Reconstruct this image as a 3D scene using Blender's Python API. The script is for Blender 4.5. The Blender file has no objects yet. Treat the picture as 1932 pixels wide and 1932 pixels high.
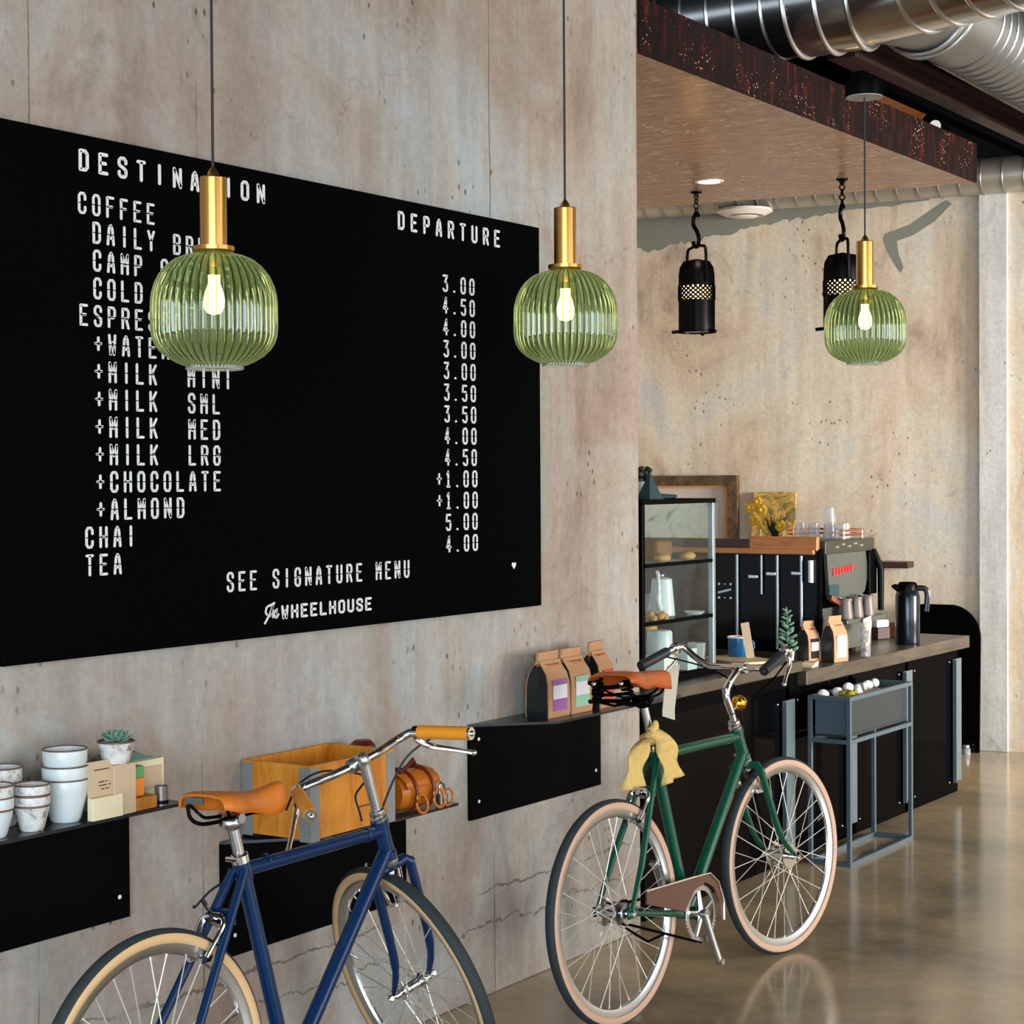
import bpy, bmesh, math, random
from mathutils import Vector, Matrix
from math import sin, cos, pi, radians
random.seed(7)
C = bpy.context.scene.collection
SC = bpy.context.scene

# ------------------------------------------------------------------ camera
cam_d = bpy.data.cameras.new('camera'); cam = bpy.data.objects.new('camera', cam_d); C.objects.link(cam)
cr = Vector((0.83353836, 0.55242335, -0.00649883)); cu = Vector((-0.00485185, 0.01908278, 0.99980613)); cf = Vector((-0.55244027, 0.83334524, -0.0185865))
cam.matrix_world = Matrix(((cr.x, cu.x, -cf.x, 0), (cr.y, cu.y, -cf.y, 0), (cr.z, cu.z, -cf.z, 1.66), (0, 0, 0, 1)))
cam_d.sensor_width = 36; cam_d.lens = 64.286; cam_d.clip_end = 60
SC.camera = cam

# ------------------------------------------------------------------ world, big lights, exposure
SC.view_settings.view_transform = 'Standard'; SC.view_settings.look = 'None'
SC.view_settings.gamma = 1; SC.view_settings.use_curve_mapping = False
SC.view_settings.exposure = 0.06
SC.cycles.use_denoising = True
SC.cycles.max_bounces = 10; SC.cycles.diffuse_bounces = 4; SC.cycles.glossy_bounces = 5; SC.cycles.transmission_bounces = 6
SC.cycles.transparent_max_bounces = 16; SC.cycles.sample_clamp_indirect = 6.0; SC.cycles.caustics_reflective = False; SC.cycles.caustics_refractive = False
w = bpy.data.worlds.new('world'); SC.world = w; w.use_nodes = True
bg = w.node_tree.nodes['Background']; bg.inputs[0].default_value = (0.80, 0.90, 1.0, 1); bg.inputs[1].default_value = 1.0

def area_light(name, loc, target, sx, sy, power, col, spread=180):
    l = bpy.data.lights.new(name, 'AREA'); l.shape = 'RECTANGLE'; l.size = sx; l.size_y = sy; l.energy = power; l.color = col
    l.spread = radians(spread)
    o = bpy.data.objects.new(name, l); C.objects.link(o); o.location = loc
    o.rotation_euler = (Vector(target) - Vector(loc)).to_track_quat('-Z', 'Y').to_euler()
    return o
# daylight through the shop windows on the right and behind the viewer, plus one added fill
area_light('daylight_and_fill_right', (5.4, 3.6, 1.75), (-3.3, 3.6, 1.3), 7.6, 2.6, 210, (1.0, 0.975, 0.95))
area_light('daylight_and_fill_right', (5.4, 9.7, 1.9), (-4.5, 9.9, 1.7), 3.2, 2.4, 300, (1.0, 0.955, 0.89), 64)  # added fill aimed at the back wall to brighten the far end
area_light('daylight_front', (1.2, -2.7, 1.75), (-2.0, 6.0, 1.3), 6.0, 2.6, 520, (0.74, 0.88, 1.0))
# added warm fill below the ceiling, brightens the floor and its bounce
area_light('warm_fill_light', (1.6, 5.6, 3.86), (1.2, 5.6, 0), 1.2, 7.0, 175, (1.0, 0.80, 0.62))

# ------------------------------------------------------------------ helpers
def lin(c):
    def f(v):
        v /= 255.0
        return v / 12.92 if v <= 0.04045 else ((v + 0.055) / 1.055) ** 2.4
    return (f(c[0]), f(c[1]), f(c[2]), 1)

def spl(pts, n=6, closed=False):
    P = [Vector(p) for p in pts]; out = []
    m = len(P)
    rng = range(m if closed else m - 1)
    for i in rng:
        if closed: a, b, c, d = P[(i - 1) % m], P[i], P[(i + 1) % m], P[(i + 2) % m]
        else: a, b, c, d = P[max(i - 1, 0)], P[i], P[i + 1], P[min(i + 2, m - 1)]
        for k in range(n):
            t = k / n
            out.append(0.5 * ((2 * b) + (c - a) * t + (2 * a - 5 * b + 4 * c - d) * t * t + (3 * b - a - 3 * c + d) * t ** 3))
    if not closed: out.append(P[-1])
    return out

class MB:
    def __init__(s, T=None): s.v = []; s.f = []; s.T = T
    def add(s, vs, fs):
        o = len(s.v)
        s.v += [(s.T(Vector(v)) if s.T else Vector(v)) for v in vs]
        s.f += [tuple(i + o for i in f) for f in fs]
        return s
    def box(s, x0, x1, y0, y1, z0, z1):
        vs = [(x, y, z) for z in (z0, z1) for y in (y0, y1) for x in (x0, x1)]
        return s.add(vs, [(0, 2, 3, 1), (4, 5, 7, 6), (0, 1, 5, 4), (2, 6, 7, 3), (0, 4, 6, 2), (1, 3, 7, 5)])
    def obox(s, c, dims, rot):
        M = rot if isinstance(rot, Matrix) else Matrix.Rotation(rot, 3, 'Z')
        c = Vector(c); h = [d / 2 for d in dims]
        vs = [c + M @ Vector((x * h[0], y * h[1], z * h[2])) for z in (-1, 1) for y in (-1, 1) for x in (-1, 1)]
        return s.add(vs, [(0, 2, 3, 1), (4, 5, 7, 6), (0, 1, 5, 4), (2, 6, 7, 3), (0, 4, 6, 2), (1, 3, 7, 5)])
    def tube(s, pts, r, n=10, closed=False, cap=True, flat=1.0):
        P = [Vector(p) for p in pts]; m = len(P)
        R = r if isinstance(r, (list, tuple)) else [r] * m
        T = []
        for i in range(m):
            a = P[(i - 1) % m] if (closed or i > 0) else P[i]; b = P[(i + 1) % m] if (closed or i < m - 1) else P[i]
            t = (b - a); T.append(t.normalized() if t.length > 1e-9 else Vector((0, 0, 1)))
        up = Vector((0, 0, 1)) if abs(T[0].z) < 0.9 else Vector((1, 0, 0))
        N = (up - T[0] * up.dot(T[0])).normalized(); vs = []
        for i in range(m):
            N = (N - T[i] * N.dot(T[i]))
            N = N.normalized() if N.length > 1e-6 else T[i].orthogonal().normalized()
            B = T[i].cross(N)
            for k in range(n):
                a = 2 * pi * k / n; vs.append(P[i] + (N * cos(a) * flat + B * sin(a)) * R[i])
        fs = []
        for i in range(m if closed else m - 1):
            j = (i + 1) % m
            for k in range(n):
                l = (k + 1) % n; fs.append((i * n + k, i * n + l, j * n + l, j * n + k))
        if cap and not closed:
            fs.append(tuple(range(n - 1, -1, -1))); fs.append(tuple((m - 1) * n + k for k in range(n)))
        return s.add(vs, fs)
    def cyl(s, a, b, r0, r1=None, n=16): return s.tube([a, b], [r0, r0 if r1 is None else r1], n)
    def lathe(s, prof, c=(0, 0, 0), n=28, axis=None, close=False, rib=None):
        M = Matrix.Identity(3) if axis is None else Vector((0, 0, 1)).rotation_difference(Vector(axis)).to_matrix()
        c = Vector(c); vs = []
        for (r, z) in prof:
            for k in range(n):
                a = 2 * pi * k / n; rr = r * (1 + (rib(a) if rib else 0)); vs.append(c + M @ Vector((rr * cos(a), rr * sin(a), z)))
        m = len(prof); fs = []
        for i in range(m if close else m - 1):
            j = (i + 1) % m
            for k in range(n):
                l = (k + 1) % n; fs.append((i * n + k, i * n + l, j * n + l, j * n + k))
        if not close:
            if prof[0][0] > 1e-5 and prof[0][0] < 0: pass
        return s.add(vs, fs)
    def disc(s, c, r, n=20, axis=(0, 0, 1), th=0.002):
        a = Vector(axis).normalized(); c = Vector(c); return s.cyl(c - a * th / 2, c + a * th / 2, r, n=n)
    def ring(s, c, axis, R, r, n=28, m=8):
        ax = Vector(axis).normalized(); e1 = ax.orthogonal().normalized(); e2 = ax.cross(e1); c = Vector(c)
        return s.tube([c + (e1 * cos(2 * pi * k / n) + e2 * sin(2 * pi * k / n)) * R for k in range(n)], r, m, closed=True)
    def ball(s, c, r, sc=(1, 1, 1), n=16, m=10, rot=None):
        vs = []; fs = []; c = Vector(c)
        for i in range(m + 1):
            t = pi * i / m
            for k in range(n):
                a = 2 * pi * k / n; v = Vector((r * sc[0] * sin(t) * cos(a), r * sc[1] * sin(t) * sin(a), r * sc[2] * cos(t)))
                vs.append(c + (rot @ v if rot else v))
        for i in range(m):
            for k in range(n):
                l = (k + 1) % n; fs.append((i * n + k, (i + 1) * n + k, (i + 1) * n + l, i * n + l))
        return s.add(vs, fs)
    def prism(s, poly, f0, f1):
        n = len(poly); vs = [f0(*p) for p in poly] + [f1(*p) for p in poly]
        fs = [tuple(range(n - 1, -1, -1)), tuple(range(n, 2 * n))] + [(i, (i + 1) % n, n + (i + 1) % n, n + i) for i in range(n)]
        return s.add(vs, fs)
    def grid(s, rows, close=False):
        m = len(rows); n = len(rows[0]); vs = [v for r in rows for v in r]; fs = []
        for i in range(m - 1):
            for k in range(n if close else n - 1):
                l = (k + 1) % n; fs.append((i * n + k, i * n + l, (i + 1) * n + l, (i + 1) * n + k))
        return s.add(vs, fs)
    def mesh(s, name, mat, smooth=35):
        me = bpy.data.meshes.new(name); me.from_pydata([tuple(v) for v in s.v], [], s.f); me.validate(); me.update()
        bm = bmesh.new(); bm.from_mesh(me); bmesh.ops.remove_doubles(bm, verts=bm.verts, dist=1e-6); bmesh.ops.recalc_face_normals(bm, faces=bm.faces); bm.to_mesh(me); bm.free()
        if smooth:
            me.polygons.foreach_set('use_smooth', [True] * len(me.polygons)); me.set_sharp_from_angle(angle=radians(smooth))
        if mat: me.materials.append(mat)
        return me
    def build(s, name, mat, parent=None, smooth=35, bevel=0, seg=2, solid=0):
        o = bpy.data.objects.new(name, s.mesh(name, mat, smooth)); C.objects.link(o)
        if parent: o.parent = parent
        if solid:
            md = o.modifiers.new('thick', 'SOLIDIFY'); md.thickness = solid; md.offset = 0
        if bevel:
            md = o.modifiers.new('bevel', 'BEVEL'); md.width = bevel; md.segments = seg; md.limit_method = 'ANGLE'; md.angle_limit = radians(40)
        return o

def tag(o, label, cat, group=None, kind=None):
    o['label'] = label; o['category'] = cat
    if group: o['group'] = group
    if kind: o['kind'] = kind
    return o
def thing(name, label, cat, loc=(0, 0, 0), rotz=0, group=None):
    o = bpy.data.objects.new(name, None); C.objects.link(o); o.location = loc; o.rotation_euler = (0, 0, rotz); o.empty_display_size = 0.05
    return tag(o, label, cat, group)
def struct(name, mb, mat, **k):
    o = mb.build(name, mat, **k); o['kind'] = 'structure'; return o
def copy_tree(o, parent=None):
    c = o.copy(); C.objects.link(c); c.parent = parent
    for ch in list(o.children): copy_tree(ch, c)
    return c

# ------------------------------------------------------------------ materials
def nodes(name):
    m = bpy.data.materials.new(name); m.use_nodes = True; nt = m.node_tree
    return m, nt, nt.nodes['Principled BSDF']
def pm(name, col, rough=0.5, metal=0.0, nscale=0, namt=0.0, bump=0.0, coat=0.0, spec=0.5, stretch=(1, 1, 1)):
    m, nt, b = nodes(name); c = lin(col)
    b.inputs['Base Color'].default_value = c; b.inputs['Roughness'].default_value = rough; b.inputs['Metallic'].default_value = metal
    b.inputs['Coat Weight'].default_value = coat; b.inputs['Specular IOR Level'].default_value = spec
    if nscale:
        tc = nt.nodes.new('ShaderNodeTexCoord'); mp = nt.nodes.new('ShaderNodeMapping'); nz = nt.nodes.new('ShaderNodeTexNoise')
        mp.inputs['Scale'].default_value = stretch; nz.inputs['Scale'].default_value = nscale; nz.inputs['Detail'].default_value = 6
        nt.links.new(tc.outputs['Object'], mp.inputs[0]); nt.links.new(mp.outputs[0], nz.inputs['Vector'])
        if namt:
            mx = nt.nodes.new('ShaderNodeMix'); mx.data_type = 'RGBA'
            mx.inputs[6].default_value = tuple(max(0, v * (1 - namt)) for v in c[:3]) + (1,); mx.inputs[7].default_value = tuple(min(1, v * (1 + namt)) for v in c[:3]) + (1,)
            nt.links.new(nz.outputs['Fac'], mx.inputs[0]); nt.links.new(mx.outputs[2], b.inputs['Base Color'])
        if bump:
            bp = nt.nodes.new('ShaderNodeBump'); bp.inputs['Strength'].default_value = bump; bp.inputs['Distance'].default_value = 0.01
            nt.links.new(nz.outputs['Fac'], bp.inputs['Height']); nt.links.new(bp.outputs[0], b.inputs['Normal'])
    return m
def emit(name, col, st):
    m, nt, b = nodes(name); b.inputs['Base Color'].default_value = (0.02, 0.02, 0.02, 1)
    b.inputs['Emission Color'].default_value = lin(col); b.inputs['Emission Strength'].default_value = st
    return m
def ramp(nt, src, stops):
    r = nt.nodes.new('ShaderNodeValToRGB'); e = r.color_ramp.elements
    while len(e) < len(stops): e.new(0.5)
    for i, (p, c) in enumerate(stops): e[i].position = p; e[i].color = c if len(c) == 4 else lin(c)
    nt.links.new(src, r.inputs[0]); return r
def tex(nt, kind, vec, **k):
    t = nt.nodes.new(kind)
    for a, v in k.items(): t.inputs[a.replace('_', ' ')].default_value = v
    nt.links.new(vec, t.inputs['Vector']); return t
def mapping(nt, scale, coord='Object', loc=(0, 0, 0)):
    tc = nt.nodes.new('ShaderNodeTexCoord'); mp = nt.nodes.new('ShaderNodeMapping'); mp.inputs['Scale'].default_value = scale; mp.inputs['Location'].default_value = loc
    nt.links.new(tc.outputs[coord], mp.inputs[0]); return mp.outputs[0]
def mixc(nt, fac, a, b, mode='MIX'):
    mx = nt.nodes.new('ShaderNodeMix'); mx.data_type = 'RGBA'; mx.blend_type = mode
    if hasattr(fac, 'type') and not isinstance(fac, (int, float)): nt.links.new(fac, mx.inputs[0])
    else: mx.inputs[0].default_value = fac
    for x, i in ((a, 6), (b, 7)):
        if isinstance(x, tuple): mx.inputs[i].default_value = x
        else: nt.links.new(x, mx.inputs[i])
    return mx.outputs[2]

def concrete(name, stops, pit=(70, 62, 56), rough=0.8, seams=()):
    m, nt, b = nodes(name)
    big = tex(nt, 'ShaderNodeTexNoise', mapping(nt, (1, 1, 0.7)), Scale=1.5, Detail=10.0, Roughness=0.66, Distortion=0.7)
    r = ramp(nt, big.outputs['Fac'], stops)
    streak = tex(nt, 'ShaderNodeTexNoise', mapping(nt, (9, 9, 0.8)), Scale=1.6, Detail=6.0, Roughness=0.6)
    s1 = ramp(nt, streak.outputs['Fac'], [(0.3, (0.80, 0.80, 0.80, 1)), (0.62, (1.06, 1.05, 1.03, 1))])
    col = mixc(nt, 0.75, r.outputs[0], s1.outputs[0], 'MULTIPLY')
    fine = tex(nt, 'ShaderNodeTexNoise', mapping(nt, (1, 1, 1)), Scale=38.0, Detail=5.0, Roughness=0.7)
    f1 = ramp(nt, fine.outputs['Fac'], [(0.3, (0.82, 0.82, 0.82, 1)), (0.65, (1.05, 1.05, 1.05, 1))])
    col = mixc(nt, 0.8, col, f1.outputs[0], 'MULTIPLY')
    # dark scuffs and pour marks
    sc = tex(nt, 'ShaderNodeTexNoise', mapping(nt, (1.3, 1.3, 1.0), loc=(4, 2, 7)), Scale=2.4, Detail=10.0, Roughness=0.72, Distortion=1.6)
    s2 = ramp(nt, sc.outputs['Fac'], [(0.60, (0, 0, 0, 1)), (0.70, (1, 1, 1, 1))])
    mm = nt.nodes.new('ShaderNodeMath'); mm.operation = 'MULTIPLY'; mm.inputs[1].default_value = 0.40; nt.links.new(s2.outputs[0], mm.inputs[0])
    col = mixc(nt, mm.outputs[0], col, lin((112, 100, 88)))
    # air-bubble pits, only in patches
    vo = tex(nt, 'ShaderNodeTexVoronoi', mapping(nt, (1, 1, 0.6)), Scale=26.0, Randomness=1.0)
    p1 = ramp(nt, vo.outputs['Distance'], [(0.10, (1, 1, 1, 1)), (0.19, (0, 0, 0, 1))])
    gate = tex(nt, 'ShaderNodeTexNoise', mapping(nt, (1, 1, 1), loc=(9, 1, 3)), Scale=2.1, Detail=3.0)
    g1 = ramp(nt, gate.outputs['Fac'], [(0.52, (0, 0, 0, 1)), (0.60, (1, 1, 1, 1))])
    mu = nt.nodes.new('ShaderNodeMath'); mu.operation = 'MULTIPLY'; nt.links.new(p1.outputs[0], mu.inputs[0]); nt.links.new(g1.outputs[0], mu.inputs[1])
    m2 = nt.nodes.new('ShaderNodeMath'); m2.operation = 'MULTIPLY'; m2.inputs[1].default_value = 0.8; nt.links.new(mu.outputs[0], m2.inputs[0])
    col = mixc(nt, m2.outputs[0], col, lin(pit))
    if seams:
        # formwork joints: thin broken lines at fixed heights / stations on the wall
        tc = nt.nodes.new('ShaderNodeTexCoord'); sx = nt.nodes.new('ShaderNodeSeparateXYZ'); nt.links.new(tc.outputs['Object'], sx.inputs[0])
        wv = tex(nt, 'ShaderNodeTexNoise', mapping(nt, (1, 1, 1), loc=(5, 5, 5)), Scale=3.0, Detail=6.0, Roughness=0.7)
        bk = tex(nt, 'ShaderNodeTexNoise', mapping(nt, (1, 1, 1), loc=(2, 9, 4)), Scale=2.6, Detail=4.0); bk1 = ramp(nt, bk.outputs['Fac'], [(0.42, (0, 0, 0, 1)), (0.56, (0.75, 0.75, 0.75, 1))])
        for ax, v, wob, wid in seams:
            a_ = nt.nodes.new('ShaderNodeMath'); a_.operation = 'MULTIPLY_ADD'; a_.inputs[1].default_value = wob; nt.links.new(wv.outputs['Fac'], a_.inputs[0]); nt.links.new(sx.outputs[ax], a_.inputs[2])
            d_ = nt.nodes.new('ShaderNodeMath'); d_.operation = 'COMPARE'; d_.inputs[1].default_value = v + wob * 0.5; d_.inputs[2].default_value = wid; nt.links.new(a_.outputs[0], d_.inputs[0])
            e_ = nt.nodes.new('ShaderNodeMath'); e_.operation = 'MULTIPLY'; nt.links.new(d_.outputs[0], e_.inputs[0]); nt.links.new(bk1.outputs[0], e_.inputs[1])
            col = mixc(nt, e_.outputs[0], col, lin((96, 86, 76)))
    cn = tex(nt, 'ShaderNodeTexNoise', mapping(nt, (1, 0.55, 1.0), loc=(3, 8, 1)), Scale=1.5, Detail=7.0, Roughness=0.55, Distortion=0.4)
    c1 = ramp(nt, cn.outputs['Fac'], [(0.496, (0, 0, 0, 1)), (0.500, (1, 1, 1, 1)), (0.504, (0, 0, 0, 1))])
    cg = tex(nt, 'ShaderNodeTexNoise', mapping(nt, (1, 1, 1), loc=(1, 6, 2)), Scale=1.7, Detail=2.0)
    c2 = ramp(nt, cg.outputs['Fac'], [(0.55, (0, 0, 0, 1)), (0.68, (0.5, 0.5, 0.5, 1))])
    mc = nt.nodes.new('ShaderNodeMath'); mc.operation = 'MULTIPLY'; nt.links.new(c1.outputs[0], mc.inputs[0]); nt.links.new(c2.outputs[0], mc.inputs[1])
    col = mixc(nt, mc.outputs[0], col, lin((84, 76, 68)))
    nt.links.new(col, b.inputs['Base Color']); b.inputs['Roughness'].default_value = rough; b.inputs['Specular IOR Level'].default_value = 0.25
    bp = nt.nodes.new('ShaderNodeBump'); bp.inputs['Strength'].default_value = 0.25; bp.inputs['Distance'].default_value = 0.01
    nt.links.new(fine.outputs['Fac'], bp.inputs['Height']); nt.links.new(bp.outputs[0], b.inputs['Normal'])
    return m

M = {}
M['conc'] = concrete('concrete_wall', [(0.30, (144, 124, 112)), (0.42, (166, 150, 138)), (0.54, (171, 166, 158)), (0.67, (174, 180, 182))], seams=(('Z', 0.335, 0.13, 0.004), ('Z', 0.22, 0.20, 0.003), ('Y', 4.86, 0.02, 0.003), ('Y', 3.51, 0.03, 0.003), ('Y', 2.95, 0.02, 0.002)))
M['conc_back'] = concrete('concrete_back', [(0.30, (160, 142, 126)), (0.43, (204, 186, 164)), (0.56, (212, 202, 184)), (0.70, (196, 198, 196))])
M['conc_light'] = concrete('concrete_pilaster', [(0.3, (176, 176, 170)), (0.5, (202, 202, 198)), (0.7, (214, 214, 210))])

def floor_mat():
    m, nt, b = nodes('polished_concrete_floor')
    n1 = tex(nt, 'ShaderNodeTexNoise', mapping(nt, (1, 1, 1), loc=(2, 5, 0)), Scale=0.9, Detail=8.0, Roughness=0.6, Distortion=0.8)
    r = ramp(nt, n1.outputs['Fac'], [(0.30, (126, 116, 98)), (0.45, (162, 146, 120)), (0.58, (188, 166, 132)), (0.74, (206, 182, 142))])
    n2 = tex(nt, 'ShaderNodeTexNoise', mapping(nt, (1, 1, 1)), Scale=14.0, Detail=8.0, Roughness=0.7)
    f = ramp(nt, n2.outputs['Fac'], [(0.3, (0.78, 0.78, 0.78, 1)), (0.65, (1.06, 1.06, 1.06, 1))])
    col = mixc(nt, 0.8, r.outputs[0], f.outputs[0], 'MULTIPLY')
    nt.links.new(col, b.inputs['Base Color'])
    rr = ramp(nt, n2.outputs['Fac'], [(0.3, (0.10, 0.10, 0.10, 1)), (0.7, (0.22, 0.22, 0.22, 1))])
    nt.links.new(rr.outputs[0], b.inputs['Roughness']); b.inputs['Specular IOR Level'].default_value = 0.45; b.inputs['Coat Weight'].default_value = 0.15; b.inputs['Coat Roughness'].default_value = 0.12
    return m
M['floor'] = floor_mat()

def wood(name, a, bcol, c, rough=0.5, scale=1.0, stretch=(2, 12, 12), coat=0.0):
    m, nt, b = nodes(name)
    n = tex(nt, 'ShaderNodeTexNoise', mapping(nt, stretch), Scale=3.0 * scale, Detail=8.0, Roughness=0.6, Distortion=0.7)
    r = ramp(nt, n.outputs['Fac'], [(0.3, a), (0.5, bcol), (0.7, c)])
    nt.links.new(r.outputs[0], b.inputs['Base Color']); b.inputs['Roughness'].default_value = rough; b.inputs['Coat Weight'].default_value = coat
    return m
M['crate_wood'] = wood('crate_plywood', (176, 98, 20), (214, 134, 38), (226, 154, 58), 0.45, 1.2, (6, 6, 1.4))
M['counter_top'] = wood('counter_worktop', (52, 45, 38), (72, 63, 52), (90, 80, 67), 0.35, 1.0, (8, 1.2, 8))
M['pale_wood'] = pm('pale_wood', (214, 190, 150), 0.6, 0, 30, 0.15)
M['amber_wood'] = wood('amber_plywood', (140, 80, 22), (176, 108, 34), (196, 130, 50), 0.6)
M['red_wood'] = wood('dark_red_timber', (26, 5, 4), (44, 8, 6), (58, 14, 9), 0.6)
M['dark_wood'] = wood('dark_walnut', (36, 18, 14), (52, 26, 20), (66, 34, 26), 0.45)
M['machine_wood'] = wood('oiled_wood', (150, 84, 36), (186, 112, 54), (206, 134, 72), 0.4)

def soffit_mat():
    m, nt, b = nodes('varnished_chipboard')
    n = tex(nt, 'ShaderNodeTexNoise', mapping(nt, (1.0, 3.2, 1)), Scale=9.0, Detail=9.0, Roughness=0.85)
    r = ramp(nt, n.outputs['Fac'], [(0.38, (92, 60, 42)), (0.48, (142, 102, 78)), (0.55, (158, 116, 90)), (0.64, (210, 174, 144))])
    v = tex(nt, 'ShaderNodeTexVoronoi', mapping(nt, (0.6, 1.6, 1)), Scale=30.0)
    p = ramp(nt, v.outputs['Distance'], [(0.12, (0.8, 0.8, 0.8, 1)), (0.22, (0, 0, 0, 1))]); gt_ = tex(nt, 'ShaderNodeTexNoise', mapping(nt, (1, 1, 1)), Scale=3.0, Detail=3.0); gr_ = ramp(nt, gt_.outputs['Fac'], [(0.48, (0, 0, 0, 1)), (0.62, (1, 1, 1, 1))])
    mu = nt.nodes.new('ShaderNodeMath'); mu.operation = 'MULTIPLY'; nt.links.new(p.outputs[0], mu.inputs[0]); nt.links.new(gr_.outputs[0], mu.inputs[1])
    nt.links.new(mixc(nt, mu.outputs[0], r.outputs[0], lin((250, 226, 200))), b.inputs['Base Color']); b.inputs['Roughness'].default_value = 0.26; b.inputs['Specular IOR Level'].default_value = 0.35; b.inputs['Coat Weight'].default_value = 0.14; b.inputs['Coat Roughness'].default_value = 0.2
    bp = nt.nodes.new('ShaderNodeBump'); bp.inputs['Strength'].default_value = 0.35; bp.inputs['Distance'].default_value = 0.006
    nt.links.new(n.outputs['Fac'], bp.inputs['Height']); nt.links.new(bp.outputs[0], b.inputs['Normal'])
    return m
M['soffit'] = soffit_mat()
def fascia_mat():
    m, nt, b = nodes('dark_edge_painted_glints')
    n = tex(nt, 'ShaderNodeTexNoise', mapping(nt, (1, 7, 2)), Scale=3.0, Detail=7.0, Roughness=0.75)
    r = ramp(nt, n.outputs['Fac'], [(0.42, (7, 3, 3)), (0.57, (32, 7, 5)), (0.68, (96, 22, 11)), (0.82, (186, 92, 36))])
    v = tex(nt, 'ShaderNodeTexVoronoi', mapping(nt, (1, 1, 1)), Scale=52.0)
    p0 = ramp(nt, v.outputs['Distance'], [(0.12, (1, 1, 1, 1)), (0.22, (0, 0, 0, 1))]); gt_ = tex(nt, 'ShaderNodeTexNoise', mapping(nt, (1, 1, 1)), Scale=6.0, Detail=3.0); gr_ = ramp(nt, gt_.outputs['Fac'], [(0.5, (0, 0, 0, 1)), (0.66, (1, 1, 1, 1))])
    p = nt.nodes.new('ShaderNodeMath'); p.operation = 'MULTIPLY'; nt.links.new(p0.outputs[0], p.inputs[0]); nt.links.new(gr_.outputs[0], p.inputs[1])
    col = mixc(nt, p.outputs[0], r.outputs[0], lin((226, 170, 140)))  # red flicker and bright specks are reflections put into the colour
    nt.links.new(col, b.inputs['Base Color']); b.inputs['Roughness'].default_value = 0.6; b.inputs['Specular IOR Level'].default_value = 0.12
    return m
M['fascia'] = fascia_mat()


def blk(name, fac, rough, tint=(0.0012, 0.0012, 0.0016, 1)):
    m, nt, b = nodes(name); out = nt.nodes['Material Output']; nt.nodes.remove(b)
    a = nt.nodes.new('ShaderNodeBsdfDiffuse'); a.inputs[0].default_value = tint; g = nt.nodes.new('ShaderNodeBsdfGlossy'); g.inputs['Roughness'].default_value = rough
    d = nt.nodes.new('ShaderNodeMixShader'); d.inputs[0].default_value = fac; nt.links.new(a.outputs[0], d.inputs[1]); nt.links.new(g.outputs[0], d.inputs[2]); nt.links.new(d.outputs[0], out.inputs[0]); return m
M['board_black'] = blk('matt_black_board', 0.002, 0.6)
M['black'] = blk('satin_black_steel', 0.008, 0.35)
M['white_letter'] = pm('white_letters', (226, 226, 226), 0.6)
M['gloss_black'] = blk('gloss_black', 0.015, 0.10)
M['panel_black'] = blk('gloss_black_panel', 0.02, 0.09)
M['shelf_steel'] = pm('dark_steel_shelf', (52, 54, 58), 0.28, 0.7, 20, 0.25)
M['steel'] = pm('brushed_steel', (150, 158, 162), 0.35, 0.9, 60, 0.12)
M['bracket'] = pm('grey_steel_bracket', (146, 150, 150), 0.5, 0.3, 30, 0.1)
M['stand_grey'] = pm('blue_grey_paint', (80, 95, 106), 0.45, 0.2, 18, 0.12)
M['stand_shaded'] = pm('blue_grey_paint_shaded', (42, 50, 53), 0.5, 0.2, 18, 0.15)  # darker copy of the stand paint, shade put into the colour
M['post_steel'] = pm('grey_steel_post', (108, 124, 132), 0.4, 0.5, 14, 0.2)
M['chrome'] = pm('chrome', (225, 226, 228), 0.12, 1.0)
M['alu'] = pm('aluminium', (200, 202, 204), 0.28, 1.0)
M['spoke'] = pm('spoke_steel', (226, 220, 208), 0.25, 0.55)
M['brass'] = pm('brushed_brass', (196, 150, 82), 0.26, 1.0, 90, 0.12, stretch=(1, 1, 0.05))
M['bell_brass'] = pm('polished_brass', (222, 160, 50), 0.18, 1.0)
M['duct'] = pm('galvanised_duct', (206, 208, 210), 0.22, 1.0, 7, 0.14, 0.03)
M['duct_rib'] = pm('duct_seam', (188, 190, 192), 0.3, 1.0)
M['duct_dull'] = pm('dull_flexible_duct', (122, 124, 124), 0.42, 0.9)
M['duct_pale'] = pm('pale_duct', (176, 170, 158), 0.35, 0.6)
M['tread'] = pm('black_tyre_rubber', (38, 46, 50), 0.75, 0, 90, 0.25)
M['gum'] = pm('cream_sidewall', (216, 178, 130), 0.65)
M['gum_pink'] = pm('pinkish_cream_sidewall', (206, 168, 144), 0.65)
M['blue_paint'] = pm('navy_blue_paint', (0, 38, 78), 0.28, 0.0, coat=0.2, spec=0.35)
M['green_paint'] = pm('racing_green_paint', (0, 74, 54), 0.28, 0.0, coat=0.2, spec=0.35)
M['tan_leather'] = pm('tan_leather', (206, 112, 30), 0.42, 0, 22, 0.14, 0.05)
M['red_leather'] = pm('red_brown_leather', (186, 86, 26), 0.42, 0, 22, 0.14)
M['grip_tan'] = pm('honey_leather_grip', (238, 150, 34), 0.5, 0, 30, 0.12)
M['bag_leather'] = pm('orange_bag_leather', (192, 104, 22), 0.4, 0, 16, 0.18, 0.06)
M['strap_leather'] = pm('dark_red_strap', (106, 36, 16), 0.45)
M['dark_red'] = pm('dark_red_leather', (92, 14, 14), 0.45)
M['black_rubber'] = pm('black_rubber', (20, 22, 26), 0.6)
M['dark_grip'] = pm('dark_grip', (26, 32, 44), 0.55)
M['guard'] = pm('brown_chain_guard', (112, 80, 66), 0.35, 0.4)
M['towel'] = pm('yellow_cloth', (214, 180, 108), 0.9, 0, 60, 0.12, 0.2)
M['kraft'] = pm('kraft_paper', (184, 138, 100), 0.75, 0, 12, 0.10, 0.08)
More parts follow.
